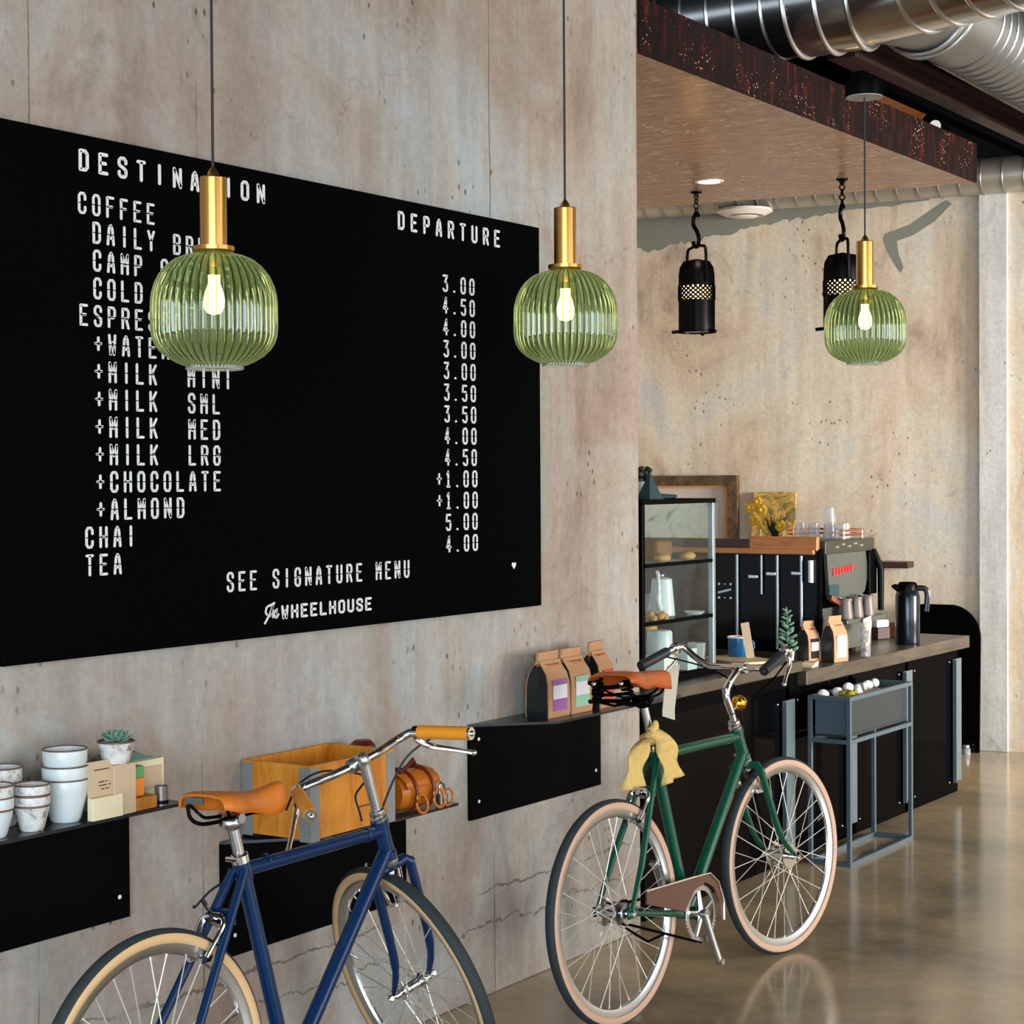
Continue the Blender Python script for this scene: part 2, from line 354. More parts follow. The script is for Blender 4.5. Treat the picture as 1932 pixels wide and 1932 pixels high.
M['kraft_card'] = pm('kraft_card', (196, 172, 140), 0.8, 0, 20, 0.06)
M['tag_card'] = pm('beige_tag_card', (216, 206, 184), 0.8)
M['cream_card'] = pm('cream_card', (226, 212, 176), 0.8)
M['ink'] = pm('dark_ink', (70, 58, 48), 0.8)
M['foil'] = pm('black_foil', (30, 34, 36), 0.3, 0.3, 8, 0.3, 0.1)
M['label_purple'] = pm('purple_label', (150, 90, 160), 0.6)
M['label_mint'] = pm('mint_label', (146, 196, 172), 0.6)
M['label_red'] = pm('red_label', (206, 72, 48), 0.6)
M['label_white'] = pm('white_label', (226, 226, 232), 0.6)
M['glaze'] = pm('pale_blue_white_glaze', (204, 212, 214), 0.32, 0, 7, 0.10)
def crack():
    m, nt, b = nodes('speckled_white_glaze')
    n = tex(nt, 'ShaderNodeTexNoise', mapping(nt, (1, 1, 1)), Scale=34.0, Detail=6.0, Roughness=0.7, Distortion=1.0)
    r = ramp(nt, n.outputs['Fac'], [(0.36, (122, 112, 104)), (0.46, (196, 194, 190)), (0.6, (214, 216, 214)), (0.72, (198, 160, 140))])
    nt.links.new(r.outputs[0], b.inputs['Base Color']); b.inputs['Roughness'].default_value = 0.4
    return m
M['crackle'] = crack()
M['rim_rust'] = pm('rust_brown_rim', (104, 72, 60), 0.5)
M['grey_pot'] = pm('speckled_grey_pot', (126, 128, 134), 0.6, 0, 60, 0.4)
M['leaf'] = pm('sage_green_leaf', (110, 142, 122), 0.6, 0, 14, 0.2)
M['dark_leaf'] = pm('dark_green_leaf', (26, 38, 26), 0.6)
M['soil'] = pm('dark_soil', (44, 34, 28), 0.9)
M['pack_green'] = pm('green_carton', (90, 158, 100), 0.6)
M['pack_orange'] = pm('orange_carton', (240, 138, 40), 0.6)
M['pack_yellow'] = pm('amber_carton', (222, 160, 60), 0.6)
M['pack_dark'] = pm('dark_green_lid', (92, 112, 104), 0.6, 0, 20, 0.25)
M['tin'] = pm('grey_tin', (128, 120, 118), 0.35, 0.6, 30, 0.3)
M['mug_blue'] = pm('blue_enamel', (18, 92, 138), 0.2, coat=0.5)
M['enamel_white'] = pm('white_enamel', (236, 234, 228), 0.3)
M['white_clay'] = pm('white_clay', (234, 234, 232), 0.6)
M['moss'] = pm('yellow_green_moss', (150, 146, 44), 0.9, 0, 60, 0.4, 0.6)
M['bread'] = pm('brown_crust', (120, 74, 34), 0.7, 0, 20, 0.3)
M['pastry'] = pm('pastry', (186, 140, 82), 0.7, 0, 30, 0.3)
M['teal_cloth'] = pm('dark_teal', (18, 52, 58), 0.7)
M['grey_panel'] = pm('warm_grey_panel', (84, 88, 84), 0.35, 0.3)
M['olive_rail'] = pm('dark_olive_panel', (40, 40, 27), 0.4)
M['red_badge'] = pm('red_badge', (206, 30, 40), 0.4)
M['copper'] = pm('copper', (206, 128, 92), 0.25, 0.9)
M['pitcher'] = pm('grey_steel_pitcher', (112, 102, 96), 0.45, 0.4)
M['thermos'] = pm('dark_thermos_steel', (40, 44, 50), 0.18, 0.7)
M['pot_white'] = pm('pale_pot', (206, 206, 198), 0.6)
M['yellow_petal'] = pm('yellow_petal', (206, 158, 34), 0.7, 0, 40, 0.25)
M['frame_wood'] = wood('aged_gilt_frame', (44, 30, 14), (78, 56, 28), (112, 84, 48), 0.45, 2.0, (3, 3, 3))
M['liner'] = pm('orange_gilt_liner', (208, 140, 84), 0.5)
M['bulb'] = emit('warm_bulb', (255, 222, 140), 16)
M['lantern_bulb'] = emit('amber_bulb', (255, 196, 104), 22)
M['downlight'] = emit('downlight', (255, 226, 176), 14)
M['lens'] = emit('spot_lens', (255, 250, 240), 0.7)
M['plate_grey'] = pm('grey_canopy_plate', (150, 148, 146), 0.5)
M['ceil'] = pm('dark_ceiling', (16, 11, 10), 0.8, 0, 3, 0.3)
M['white_fit'] = pm('white_fitting', (216, 208, 198), 0.5)

def schlick(nt, f0, k=1.0):
    lw = nt.nodes.new('ShaderNodeLayerWeight'); lw.inputs[0].default_value = 0.5
    p = nt.nodes.new('ShaderNodeMath'); p.operation = 'POWER'; p.inputs[1].default_value = 4.0; nt.links.new(lw.outputs['Facing'], p.inputs[0])
    m = nt.nodes.new('ShaderNodeMath'); m.operation = 'MULTIPLY_ADD'; m.inputs[1].default_value = k * (1 - f0); m.inputs[2].default_value = f0; nt.links.new(p.outputs[0], m.inputs[0])
    m.use_clamp = True
    return m.outputs[0]
def glass_green():
    m, nt, b = nodes('green_ribbed_glass')
    out = nt.nodes['Material Output']; nt.nodes.remove(b)
    tr = nt.nodes.new('ShaderNodeBsdfTransparent'); tr.inputs[0].default_value = (0.56, 0.68, 0.50, 1)
    df = nt.nodes.new('ShaderNodeBsdfTranslucent'); df.inputs[0].default_value = (0.30, 0.42, 0.22, 1)
    d2 = nt.nodes.new('ShaderNodeBsdfDiffuse'); d2.inputs[0].default_value = (0.16, 0.24, 0.11, 1)
    gl = nt.nodes.new('ShaderNodeBsdfGlossy'); gl.inputs['Roughness'].default_value = 0.06
    a = nt.nodes.new('ShaderNodeMixShader'); a.inputs[0].default_value = 0.5; nt.links.new(df.outputs[0], a.inputs[1]); nt.links.new(d2.outputs[0], a.inputs[2])
    tc = nt.nodes.new('ShaderNodeTexCoord'); gd = nt.nodes.new('ShaderNodeTexGradient'); gd.gradient_type = 'RADIAL'; nt.links.new(tc.outputs['Object'], gd.inputs[0])
    mg = nt.nodes.new('ShaderNodeMath'); mg.operation = 'MULTIPLY'; mg.inputs[1].default_value = 44.0; nt.links.new(gd.outputs['Fac'], mg.inputs[0])
    pp = nt.nodes.new('ShaderNodeMath'); pp.operation = 'PINGPONG'; pp.inputs[1].default_value = 0.5; nt.links.new(mg.outputs[0], pp.inputs[0])
    rt = ramp(nt, pp.outputs[0], [(0.08, (0.66, 0.76, 0.60, 1)), (0.30, (0.52, 0.66, 0.42, 1)), (0.42, (0.16, 0.24, 0.12, 1)), (0.5, (0.10, 0.16, 0.07, 1))]); nt.links.new(rt.outputs[0], tr.inputs[0])
    lw = nt.nodes.new('ShaderNodeLayerWeight'); lw.inputs[0].default_value = 0.35
    rm = ramp(nt, lw.outputs['Facing'], [(0.0, (0.22, 0.22, 0.22, 1)), (0.75, (0.55, 0.55, 0.55, 1)), (1.0, (0.85, 0.85, 0.85, 1))])
    rr_ = ramp(nt, pp.outputs[0], [(0.10, (1, 1, 1, 1)), (0.34, (0.8, 0.8, 0.8, 1)), (0.46, (0.15, 0.15, 0.15, 1))]); mm_ = nt.nodes.new('ShaderNodeMath'); mm_.operation = 'MULTIPLY'; nt.links.new(rm.outputs[0], mm_.inputs[0]); nt.links.new(rr_.outputs[0], mm_.inputs[1])
    c = nt.nodes.new('ShaderNodeMixShader'); nt.links.new(mm_.outputs[0], c.inputs[0]); nt.links.new(tr.outputs[0], c.inputs[1]); nt.links.new(a.outputs[0], c.inputs[2])
    d = nt.nodes.new('ShaderNodeMixShader'); nt.links.new(schlick(nt, 0.06, 0.8), d.inputs[0]); nt.links.new(c.outputs[0], d.inputs[1]); nt.links.new(gl.outputs[0], d.inputs[2])
    nt.links.new(d.outputs[0], out.inputs[0]); return m
M['shade'] = glass_green()
def frosted():
    m, nt, b = nodes('frosted_amber_glass'); out = nt.nodes['Material Output']; nt.nodes.remove(b)
    a = nt.nodes.new('ShaderNodeBsdfTranslucent'); a.inputs[0].default_value = (0.9, 0.62, 0.30, 1); c = nt.nodes.new('ShaderNodeBsdfTransparent'); c.inputs[0].default_value = (1, 0.86, 0.62, 1)
    d = nt.nodes.new('ShaderNodeMixShader'); d.inputs[0].default_value = 0.55; nt.links.new(a.outputs[0], d.inputs[2]); nt.links.new(c.outputs[0], d.inputs[1]); nt.links.new(d.outputs[0], out.inputs[0]); return m
M['frosted'] = frosted()
def glass_clear(name, tint, refl=1.0, milk=0.0):
    m, nt, b = nodes(name); out = nt.nodes['Material Output']; nt.nodes.remove(b)
    tr = nt.nodes.new('ShaderNodeBsdfTransparent'); tr.inputs[0].default_value = tint
    gl = nt.nodes.new('ShaderNodeBsdfGlossy'); gl.inputs['Roughness'].default_value = 0.02
    d = nt.nodes.new('ShaderNodeMixShader'); nt.links.new(schlick(nt, 0.022 * refl, min(1.0, 0.22 * refl)), d.inputs[0]); nt.links.new(tr.outputs[0], d.inputs[1]); nt.links.new(gl.outputs[0], d.inputs[2])
    if milk:
        df = nt.nodes.new('ShaderNodeBsdfDiffuse'); df.inputs[0].default_value = (0.9, 0.9, 0.9, 1); e = nt.nodes.new('ShaderNodeMixShader'); e.inputs[0].default_value = milk; nt.links.new(d.outputs[0], e.inputs[1]); nt.links.new(df.outputs[0], e.inputs[2]); d = e
    nt.links.new(d.outputs[0], out.inputs[0]); return m
M['pane'] = glass_clear('cabinet_glass', (0.92, 0.965, 0.955, 1))
M['cup_glass'] = glass_clear('clear_glass', (0.90, 0.90, 0.90, 1), 3.0, 0.14)

# ------------------------------------------------------------------ the room
WX = -3.3
struct('floor', MB().box(-7.2, 5.9, -3.2, 11.6, -0.1, 0), M['floor'], smooth=0)
struct('ceiling', MB().box(-7.2, 5.9, -3.2, 11.6, 3.9, 4.0), M['ceil'], smooth=0)
struct('wall_left', MB().box(WX - 0.3, WX, -3.2, 5.817, 0, 3.9), M['conc'], smooth=0, bevel=0.006)
struct('wall_far_left', MB().box(-7.2, -7.05, 5.0, 11.6, 0, 3.9), M['conc_back'], smooth=0)
B8 = radians(8); bdir = Vector((cos(B8), sin(B8), 0)); bnor = Vector((sin(B8), -cos(B8), 0)); BP = Vector((-3.734, 10.735, 0))
def bw(t, out, z): return BP + bdir * t + bnor * out + Vector((0, 0, z))      # point on the back wall: along, out, up
def bbox(mb, t0, t1, o0, o1, z0, z1):
    vs = [bw(t, o, z) for z in (z0, z1) for o in (o0, o1) for t in (t0, t1)]
    return mb.add(vs, [(0, 2, 3, 1), (4, 5, 7, 6), (0, 1, 5, 4), (2, 6, 7, 3), (0, 4, 6, 2), (1, 3, 7, 5)])
struct('wall_back', bbox(MB(), -3.5, 9.6, -0.2, 0, 0, 3.9), M['conc_back'], smooth=0)
M['plaster'] = pm('grey_green_bare_plaster', (124, 126, 116), .85, 0, 9, .12)
wbk = bpy.data.objects['wall_back']
m = MB(); edge = [(-3.3, 3.12), (-2.6, 3.13), (-2.2, 3.165), (-2.12, 3.125), (-2.0, 3.15), (-1.9, 3.17), (-1.8, 3.165), (-1.72, 3.205), (-1.6, 3.20), (-1.5, 3.23), (-1.42, 3.245), (-1.3, 3.25), (-1.2, 3.27), (-1.05, 3.275), (-.9, 3.30), (-.6, 3.305), (-.3, 3.33)]
jag = []
for (a_, b_), (c_, d_) in zip(edge[:-1], edge[1:]):
    for k in range(4): jag.append((a_ + (c_ - a_) * k / 4, b_ + (d_ - b_) * k / 4 + random.uniform(-.012, .012)))
m.prism([(-3.3, 3.5)] + jag + [edge[-1], (-.3, 3.5)], lambda u, v: bw(u, .0002, v), lambda u, v: bw(u, .0014, v)); m.build('bare_plaster', M['plaster'], wbk, smooth=0)
m = MB(); m.prism([(-.20, 3.325), (-.165, 3.30), (-.27, 3.20), (-.40, 3.125), (-.50, 3.095), (-.49, 3.02), (-.46, 2.93), (-.475, 2.90), (-.50, 2.93), (-.56, 3.04), (-.585, 3.11), (-.57, 3.145), (-.42, 3.19), (-.31, 3.26)], lambda u, v: bw(u, .0002, v), lambda u, v: bw(u, .0014, v)); m.build('plaster_smear', M['plaster'], wbk, smooth=0)
struct('trim_1', bbox(MB(), 0.0, 0.168, 0, 0.035, 0, 3.5), M['conc_light'], smooth=0, bevel=0.004)
struct('trim_2', bbox(MB(), -3.4, 9.5, 0, 0.02, 3.56, 3.9), M['ceil'], smooth=0)
# window walls that the camera never faces
wr = MB(); wr.box(5.6, 5.75, -3.2, 11.6, 0, 0.4); wr.box(5.6, 5.75, -3.2, 11.6, 3.1, 3.9)
for y in (-3.2, 0.0, 4.1, 8.3, 11.3): wr.box(5.6, 5.75, y, y + 0.2, 0.4, 3.1)
struct('wall_right', wr, M['conc'], smooth=0)
wf = MB(); wf.box(-3.6, 5.75, -3.2, -3.05, 0, 0.4); wf.box(-3.6, 5.75, -3.2, -3.05, 3.1, 3.9)
for x in (-3.6, -1.8, 1.2, 4.3, 5.5): wf.box(x, x + 0.2, -3.2, -3.05, 0.4, 3.1)
struct('wall_front', wf, M['conc'], smooth=0)
# dropped soffit over the counter
pl = [(-3.3, 5.822), (-3.3, 9.42), (-7.0, 8.9), (-7.0, 5.822)]
sof = struct('soffit', MB().prism(pl, lambda x, y: (x, y, 3.2), lambda x, y: (x, y, 3.40)), M['soffit'], smooth=0)
fa = MB().box(-3.3, -3.292, 5.822, 9.424, 3.2, 3.405).build('fascia', M['fascia'], sof, smooth=0)

# ------------------------------------------------------------------ ducts
def rings(mb, a, b, r, step, rr=0.008, start=0.0):
    a, b = Vector(a), Vector(b); d = b - a; L = d.length; d.normalize(); s = start
    while s <= L: mb.ring(a + d * s, d, r, rr, 40, 6); s += step
t = thing('spiral_duct', 'large shiny silver spiral duct crossing under the ceiling with a branch', 'duct', (0, 0, 0))
DY = 7.2; DZ = 3.665; DR = 0.215
MB().cyl((-6.5, DY, DZ), (-3.0, DY, DZ), DR, n=48).build('duct_body', M['duct'], t)
mb = MB(); rings(mb, (-6.4, DY, DZ), (-3.25, DY, DZ), DR, 0.126); mb.build('seam_rings', M['duct_rib'], t)
MB().cyl((-3.27, DY, DZ), (-2.99, DY, DZ), DR + 0.008, n=48).build('sleeve', M['duct'], t)
mb = MB()
for x in (-3.27, -3.13, -2.99): mb.ring((x, DY, DZ), (1, 0, 0), DR + 0.01, 0.011, 40, 8)
mb.build('collar', M['duct_rib'], t)
d2 = Vector((cos(radians(-17)), sin(radians(-17)), 0.0)); s0 = Vector((-3.0, DY, DZ)); 
MB().cyl(s0 - d2 * 0.02, s0 + d2 * 2.6, DR, n=48).build('duct_section', M['duct'], t)
mb = MB(); rings(mb, s0 + d2 * 0.32, s0 + d2 * 2.5, DR, 0.15, 0.009); mb.build('seam_rings', M['duct_rib'], t)
# branch to the back wall
p0 = Vector((-2.86, DY + 0.05, DZ + 0.0)); p1 = Vector((-2.72, 10.6, DZ - 0.10))
MB().tube([p0 - Vector((0.1, 0.1, 0)), p0 + Vector((0.03, 0.25, 0)), p1], 0.20, 40).build('branch_pipe', M['duct_dull'], t)
mb = MB(); rings(mb, p0 + Vector((0.03, 0.25, 0)), p1, 0.20, 0.085, 0.008, 0.35); mb.build('branch_rings', M['duct_rib'], t)
mb = MB(); dd = (p1 - p0).normalized()
for s in (0.24, 0.30): mb.ring(p0 + dd * s, dd, 0.205, 0.014, 40, 8)
mb.build('branch_collar', M['duct_rib'], t)

t = thing('wall_duct', 'slim pale silver spiral duct running along the top of the back wall', 'duct', (0, 0, 0))
MB().cyl(bw(-3.3, 0.13, 3.43), bw(3.0, 0.13, 3.43), 0.108, n=32).build('duct_body', M['duct_pale'], t)
mb = MB(); rings(mb, bw(-3.2, 0.13, 3.43), bw(2.9, 0.13, 3.43), 0.108, 0.125, 0.006); mb.build('seam_rings', M['steel'], t)
t = thing('round_diffuser', 'flat white round diffuser under the slim duct on the back wall', 'vent', bw(-1.42, 0.16, 3.30))
MB().lathe([(0.0, 0.03), (0.17, 0.03), (0.175, 0.015), (0.12, -0.01), (0.1, -0.005), (0.0, -0.005)], n=40).build('diffuser_ring', M['white_fit'], t)
MB().lathe([(0.0, -0.022), (0.07, -0.02), (0.085, -0.012), (0.0, -0.012)], n=32).build('centre_disc', M['white_fit'], t)
MB().cyl((0, 0, 0.03), (0, 0, 0.07), 0.05, n=16).build('neck', M['steel'], t)

# beams and bits in the dark ceiling void
def beam(name, label, x, y0, y1, z0, z1, wd, mat, cat='beam'):
    mb = MB(); mb.box(x - wd / 2, x + wd / 2, y0, y1, z0, z0 + 0.02); mb.box(x - 0.012, x + 0.012, y0, y1, z0 + 0.02, z1 - 0.02); mb.box(x - wd / 2, x + wd / 2, y0, y1, z1 - 0.02, z1)
    return tag(mb.build(name, mat, smooth=0), label, cat)
beam('ceiling_beam', 'dark red timber beam beside the branch duct', -3.25, 7.55, 10.4, 3.50, 3.62, 0.13, M['red_wood'])
beam('ceiling_beam', 'dark red timber beam in the ceiling void nearest the soffit', -4.3, 8.2, 10.3, 3.66, 3.9, 0.14, M['red_wood'])
tag(MB().box(-2.225, -2.175, 5.225, 10.85, 2.862, 2.888).build('canopy_beam', M['board_black'], smooth=0, bevel=0.004), 'black steel beam that carries the small pendant canopy', 'beam')
tag(MB().box(-4.4, -3.45, 9.2, 10.28, 3.74, 3.76).build('plywood_panel', M['amber_wood'], smooth=0), 'amber plywood panel in the dark ceiling void', 'panel')
tag(MB().cyl((-2.2, 9.6, 2.895), (-2.2, 9.6, 3.9), 0.008, n=8).build('hanger_rod', M['black']), 'thin black hanger rod above the pendant beam', 'rod')
t = thing('spotlight', 'black ceiling spotlight with small white lens beside the plywood panel', 'spotlight', (-3.40, 9.22, 3.44))
MB().cyl((0.0, -0.12, 0.02), (-0.02, 0.14, 0.08), 0.075, 0.06, 20).build('lamp_body', M['black'], t)
MB().cyl((0, 0, 0.09), (0, 0, 0.48), 0.012, n=8).build('stem', M['black'], t)
MB().disc((0.002, -0.123, 0.02), 0.03, 16, (0, -1, -0.2), 0.004).build('lens', M['lens'], t)
for i, (px_, py_) in enumerate(((-0.05, -0.10), (0.06, -0.06))):
    MB().box(px_ - 0.02, px_ + 0.02, py_ - 0.03, py_ - 0.02, -0.06, -0.05).build('clip', M['white_fit'], t)

# ------------------------------------------------------------------ letter board
GL = {
 'A': [[(0, 0), (0.9, 6.6), (2, 8), (3.1, 6.6), (4, 0)], [(0.6, 2.6), (3.4, 2.6)]],
 'B': [[(0, 0), (0, 8), (3, 8), (4, 7.1), (4, 5.1), (3, 4.2), (0, 4.2)], [(3, 4.2), (4, 3.3), (4, 0.9), (3, 0), (0, 0)]],
 'C': [[(4, 5.6), (4, 6.9), (3, 8), (1, 8), (0, 6.9), (0, 1.1), (1, 0), (3, 0), (4, 1.1), (4, 2.4)]],
 'D': [[(0, 0), (0, 8), (2.8, 8), (4, 6.8), (4, 1.2), (2.8, 0), (0, 0)]],
 'E': [[(4, 8), (0, 8), (0, 0), (4, 0)], [(0, 4.2), (3.2, 4.2)]], 'F': [[(4, 8), (0, 8), (0, 0)], [(0, 4.2), (3.2, 4.2)]],
 'G': [[(4, 5.6), (4, 6.9), (3, 8), (1, 8), (0, 6.9), (0, 1.1), (1, 0), (3, 0), (4, 1.1), (4, 3.8), (2.2, 3.8)]],
 'H': [[(0, 0), (0, 8)], [(4, 0), (4, 8)], [(0, 4.1), (4, 4.1)]], 'I': [[(2, 0), (2, 8)]],
 'K': [[(0, 0), (0, 8)], [(4, 8), (0.4, 3.6)], [(1.4, 4.8), (4, 0)]], 'L': [[(0, 8), (0, 0), (4, 0)]],
 'M': [[(0, 0), (0, 8), (2, 3.4), (4, 8), (4, 0)]], 'N': [[(0, 0), (0, 8), (4, 0), (4, 8)]],
 'O': [[(1, 0), (0, 1.1), (0, 6.9), (1, 8), (3, 8), (4, 6.9), (4, 1.1), (3, 0), (1, 0)]],
 'P': [[(0, 0), (0, 8), (3, 8), (4, 7), (4, 4.8), (3, 3.8), (0, 3.8)]],
 'R': [[(0, 0), (0, 8), (3, 8), (4, 7), (4, 5), (3, 4), (0, 4)], [(2.4, 4), (4, 0)]],
 'S': [[(4, 6), (4, 7), (3, 8), (1, 8), (0, 7), (0, 5.4), (1, 4.5), (3, 3.6), (4, 2.7), (4, 1), (3, 0), (1, 0), (0, 1), (0, 2)]],
 'T': [[(0, 8), (4, 8)], [(2, 8), (2, 0)]], 'U': [[(0, 8), (0, 1.1), (1, 0), (3, 0), (4, 1.1), (4, 8)]],
 'W': [[(0, 8), (0.8, 0), (2, 5), (3.2, 0), (4, 8)]], 'Y': [[(0, 8), (2, 4), (4, 8)], [(2, 4), (2, 0)]],
 '0': [[(1, 0), (0, 1.1), (0, 6.9), (1, 8), (3, 8), (4, 6.9), (4, 1.1), (3, 0), (1, 0)]],
 '1': [[(0.9, 6.4), (2, 8), (2, 0)], [(0.8, 0), (3.2, 0)]], '3': [[(0, 8), (4, 8), (1.8, 4.6), (3, 4.4), (4, 3.4), (4, 1), (3, 0), (1, 0), (0, 1)]],
 '4': [[(2.6, 0), (2.6, 8), (0, 2.2), (4, 2.2)]], '5': [[(4, 8), (0.3, 8), (0, 4.4), (3, 4.8), (4, 3.8), (4, 1), (3, 0), (1, 0), (0, 1)]],
 '.': [[(1.6, 0.2), (2.2, 0.2)]], '+': [[(2, 1.6), (2, 6.6)], [(0, 4.1), (4, 4.1)]],
}
def strokes(mb, lines, place, w, d):
    # place(u,v,depth) -> point; w is half stroke width; every stroke is a thin raised prism with round joints
    for ln in lines:
        for a, b in zip(ln[:-1], ln[1:]):
            dx, dy = b[0] - a[0], b[1] - a[1]; L = math.hypot(dx, dy) or 1; nx, ny = -dy / L * w, dx / L * w
            q = [(a[0] + nx, a[1] + ny), (b[0] + nx, b[1] + ny), (b[0] - nx, b[1] - ny), (a[0] - nx, a[1] - ny)]
            mb.prism(q, lambda u, v: place(u, v, 0), lambda u, v: place(u, v, d))
        for a in ln:
            q = [(a[0] + w * cos(k * pi / 4), a[1] + w * sin(k * pi / 4)) for k in range(8)]
            mb.prism(q, lambda u, v: place(u, v, 0), lambda u, v: place(u, v, d * 0.98))
FX = -3.259
def write(mb, text, y0, ztop, h, gw, pitch, stroke):
    for i, ch in enumerate(text):
        if ch == ' ': continue
        oy = y0 + i * pitch + stroke; sy = (gw - 2 * stroke) / 4; sz = (h - 2 * stroke) / 8; oz = ztop - h + stroke
        ls = [[(oy + u * sy, oz + v * sz) for (u, v) in ln] for ln in GL[ch]]
        strokes(mb, ls, lambda u, v, d: (FX + d, u, v), stroke, 0.0025)
bd = thing('menu_board', 'huge black wall menu board with white letters listing drinks and prices', 'menu board', (WX, 2.818, 1.238))
def bd_build(mb, name, mat, **k):
    for i, v in enumerate(mb.v): mb.v[i] = v - Vector((WX, 2.818, 1.238))
    return mb.build(name, mat, bd, **k)
bd_build(MB().box(WX, -3.26, 2.818, 5.091, 1.238, 2.484), 'panel', M['board_black'], smooth=0, bevel=0.002)
def line(name, items, sub='letter'):
    e = bpy.data.objects.new(name, None); C.objects.link(e); e.parent = bd; e.empty_display_size = 0.02
    for (text, y0, zt, h, gw, pitch, stroke) in items:
        for i, ch in enumerate(text):
            if ch == ' ': continue
            mb = MB(); write(mb, ch, y0 + i * pitch, zt, h, gw, pitch, stroke)
            for k, v in enumerate(mb.v): mb.v[k] = v - Vector((WX, 2.818, 1.238))
            mb.build(sub, M['white_letter'], e, smooth=0)
    return e
PIT, GW, HH, ST = 0.0455, 0.0255, 0.0525, 0.0033
line('heading_text', [('DESTINATION', 3.064, 2.449, 0.053, 0.031, 0.0632, 0.0043)], 'heading_letter')
line('heading_text', [('DEPARTURE', 4.317, 2.449, 0.055, 0.031, 0.0632, 0.0043)], 'heading_letter')
rows = [(0, 'COFFEE'), (1, 'DAILY BREW'), (1, 'CAMP COFFEE'), (1, 'COLD BREW'), (0, 'ESPRESSO'), (1, '+WATER'), (1, '+MILK  MINI'), (1, '+MILK  SML'), (1, '+MILK  MED'), (1, '+MILK  LRG'), (1, '+CHOCOLATE'), (1, '+ALMOND'), (0, 'CHAI'), (0, 'TEA')]
seam = MB()
for k, (c0, tx) in enumerate(rows):
    zt = 2.347 - 0.0664 * k; y0 = 3.06 + c0 * PIT + (0.012 if k > 11 else 0.004 * k / 11)
    line('menu_line', [(tx, y0, zt, HH, GW, PIT, ST)]); seam.box(FX + 0.0022, FX + 0.0029, y0, y0 + len(tx) * PIT, zt - HH / 2 - 0.0011, zt - HH / 2 + 0.0011)
prices = ['3.00', '4.50', '4.00', '3.00', '3.00', '3.50', '3.50', '4.00', '4.50', '+1.00', '+1.00', '5.00', '4.00']
for k, tx in enumerate(prices):
    zt = 2.282 - 0.0664 * k; y0 = 4.54 - (PIT if tx[0] == '+' else 0) + 0.009 * k / 12
    line('price_line', [(tx, y0, zt, HH, GW + 0.001, 0.0475, ST)], 'digit'); seam.box(FX + 0.0022, FX + 0.0029, y0, y0 + len(tx) * 0.0475, zt - HH / 2 - 0.0011, zt - HH / 2 + 0.0011)
line('footer_text', [('SEE SIGNATURE MENU', 3.565, 1.419, 0.053, GW, 0.0452, ST)], 'footer_letter'); seam.box(FX + 0.0022, FX + 0.0029, 3.56, 4.37, 1.391, 1.3932)
bd_build(seam, 'flap_seams', M['board_black'], smooth=0)
line('shop_name', [('WHEELHOUSE', 3.780, 1.319, 0.0385, 0.0285, 0.0408, 0.0036)], 'name_letter')
mb = MB(); S = 0.042
scr = [[(0.0, -0.15), (0.35, 0.25), (0.62, 0.62), (0.8, 0.95)], [(0.45, 0.98), (0.18, 0.85), (0.08, 0.55), (0.2, 0.4)], [(0.45, 0.95), (0.95, 1.1)], [(0.5, 0.3), (0.85, 1.0)], [(0.62, 0.55), (0.85, 0.6), (0.8, 0.2), (0.95, 0.2)], [(0.95, 0.35), (1.15, 0.5), (1.2, 0.68), (1.05, 0.6), (1.0, 0.25), (1.15, 0.14), (1.35, 0.35)]]
strokes(mb, [[(3.712 + u * S * 0.98, 1.281 + v * S) for u, v in l] for l in scr], lambda u, v, d: (FX + d, u, v), 0.0028, 0.0025)
bd_build(mb, 'script_word', M['white_letter'], smooth=0)
mb = MB(); hp = [(4.923, 1.366), (4.934, 1.378), (4.934, 1.385), (4.929, 1.388), (4.923, 1.384), (4.917, 1.388), (4.912, 1.385), (4.912, 1.378)]
mb.prism(hp, lambda u, v: (FX, u, v), lambda u, v: (FX + 0.0025, u, v)); bd_build(mb, 'heart_sign', M['white_letter'], smooth=0)

# ------------------------------------------------------------------ wall shelves
def wall_shelf(y0, y1, zt, zb, label, ext=0.0):
    t = thing('wall_shelf', label, 'shelf', (WX, y0, zb), 0, 'black steel shelves with drop panels on the wall')
    D = 0.205; L = y1 - y0
    po = [(0.0, 0.0), (D, 0.22), (D, L + ext), (0.0, L + ext)]
    MB().prism(po, lambda x, y: (x, y, zt - zb - 0.008), lambda x, y: (x, y, zt - zb)).build('shelf_plate', M['shelf_steel'], t, smooth=0)
    MB().box(0.0, 0.012, 0, L, 0, zt - zb - 0.008).build('back_panel', M['black'], t, smooth=0)
    for y in (0.045, L - 0.035):
        for z in (0.055, zt - zb - 0.05): MB().ball((0.013, y, z), 0.006, (0.6, 1, 1), 10, 6).build('bolt', M['enamel_white'], t)
    return t
wall_shelf(2.435, 3.235, 0.883, 0.58, 'black wall shelf holding the white pots, leftmost')
wall_shelf(3.571, 4.374, 0.707, 0.397, 'lower black wall shelf under the wooden crate')
wall_shelf(4.714, 5.515, 0.883, 0.58, 'black wall shelf under the three kraft coffee bags', 0.24)

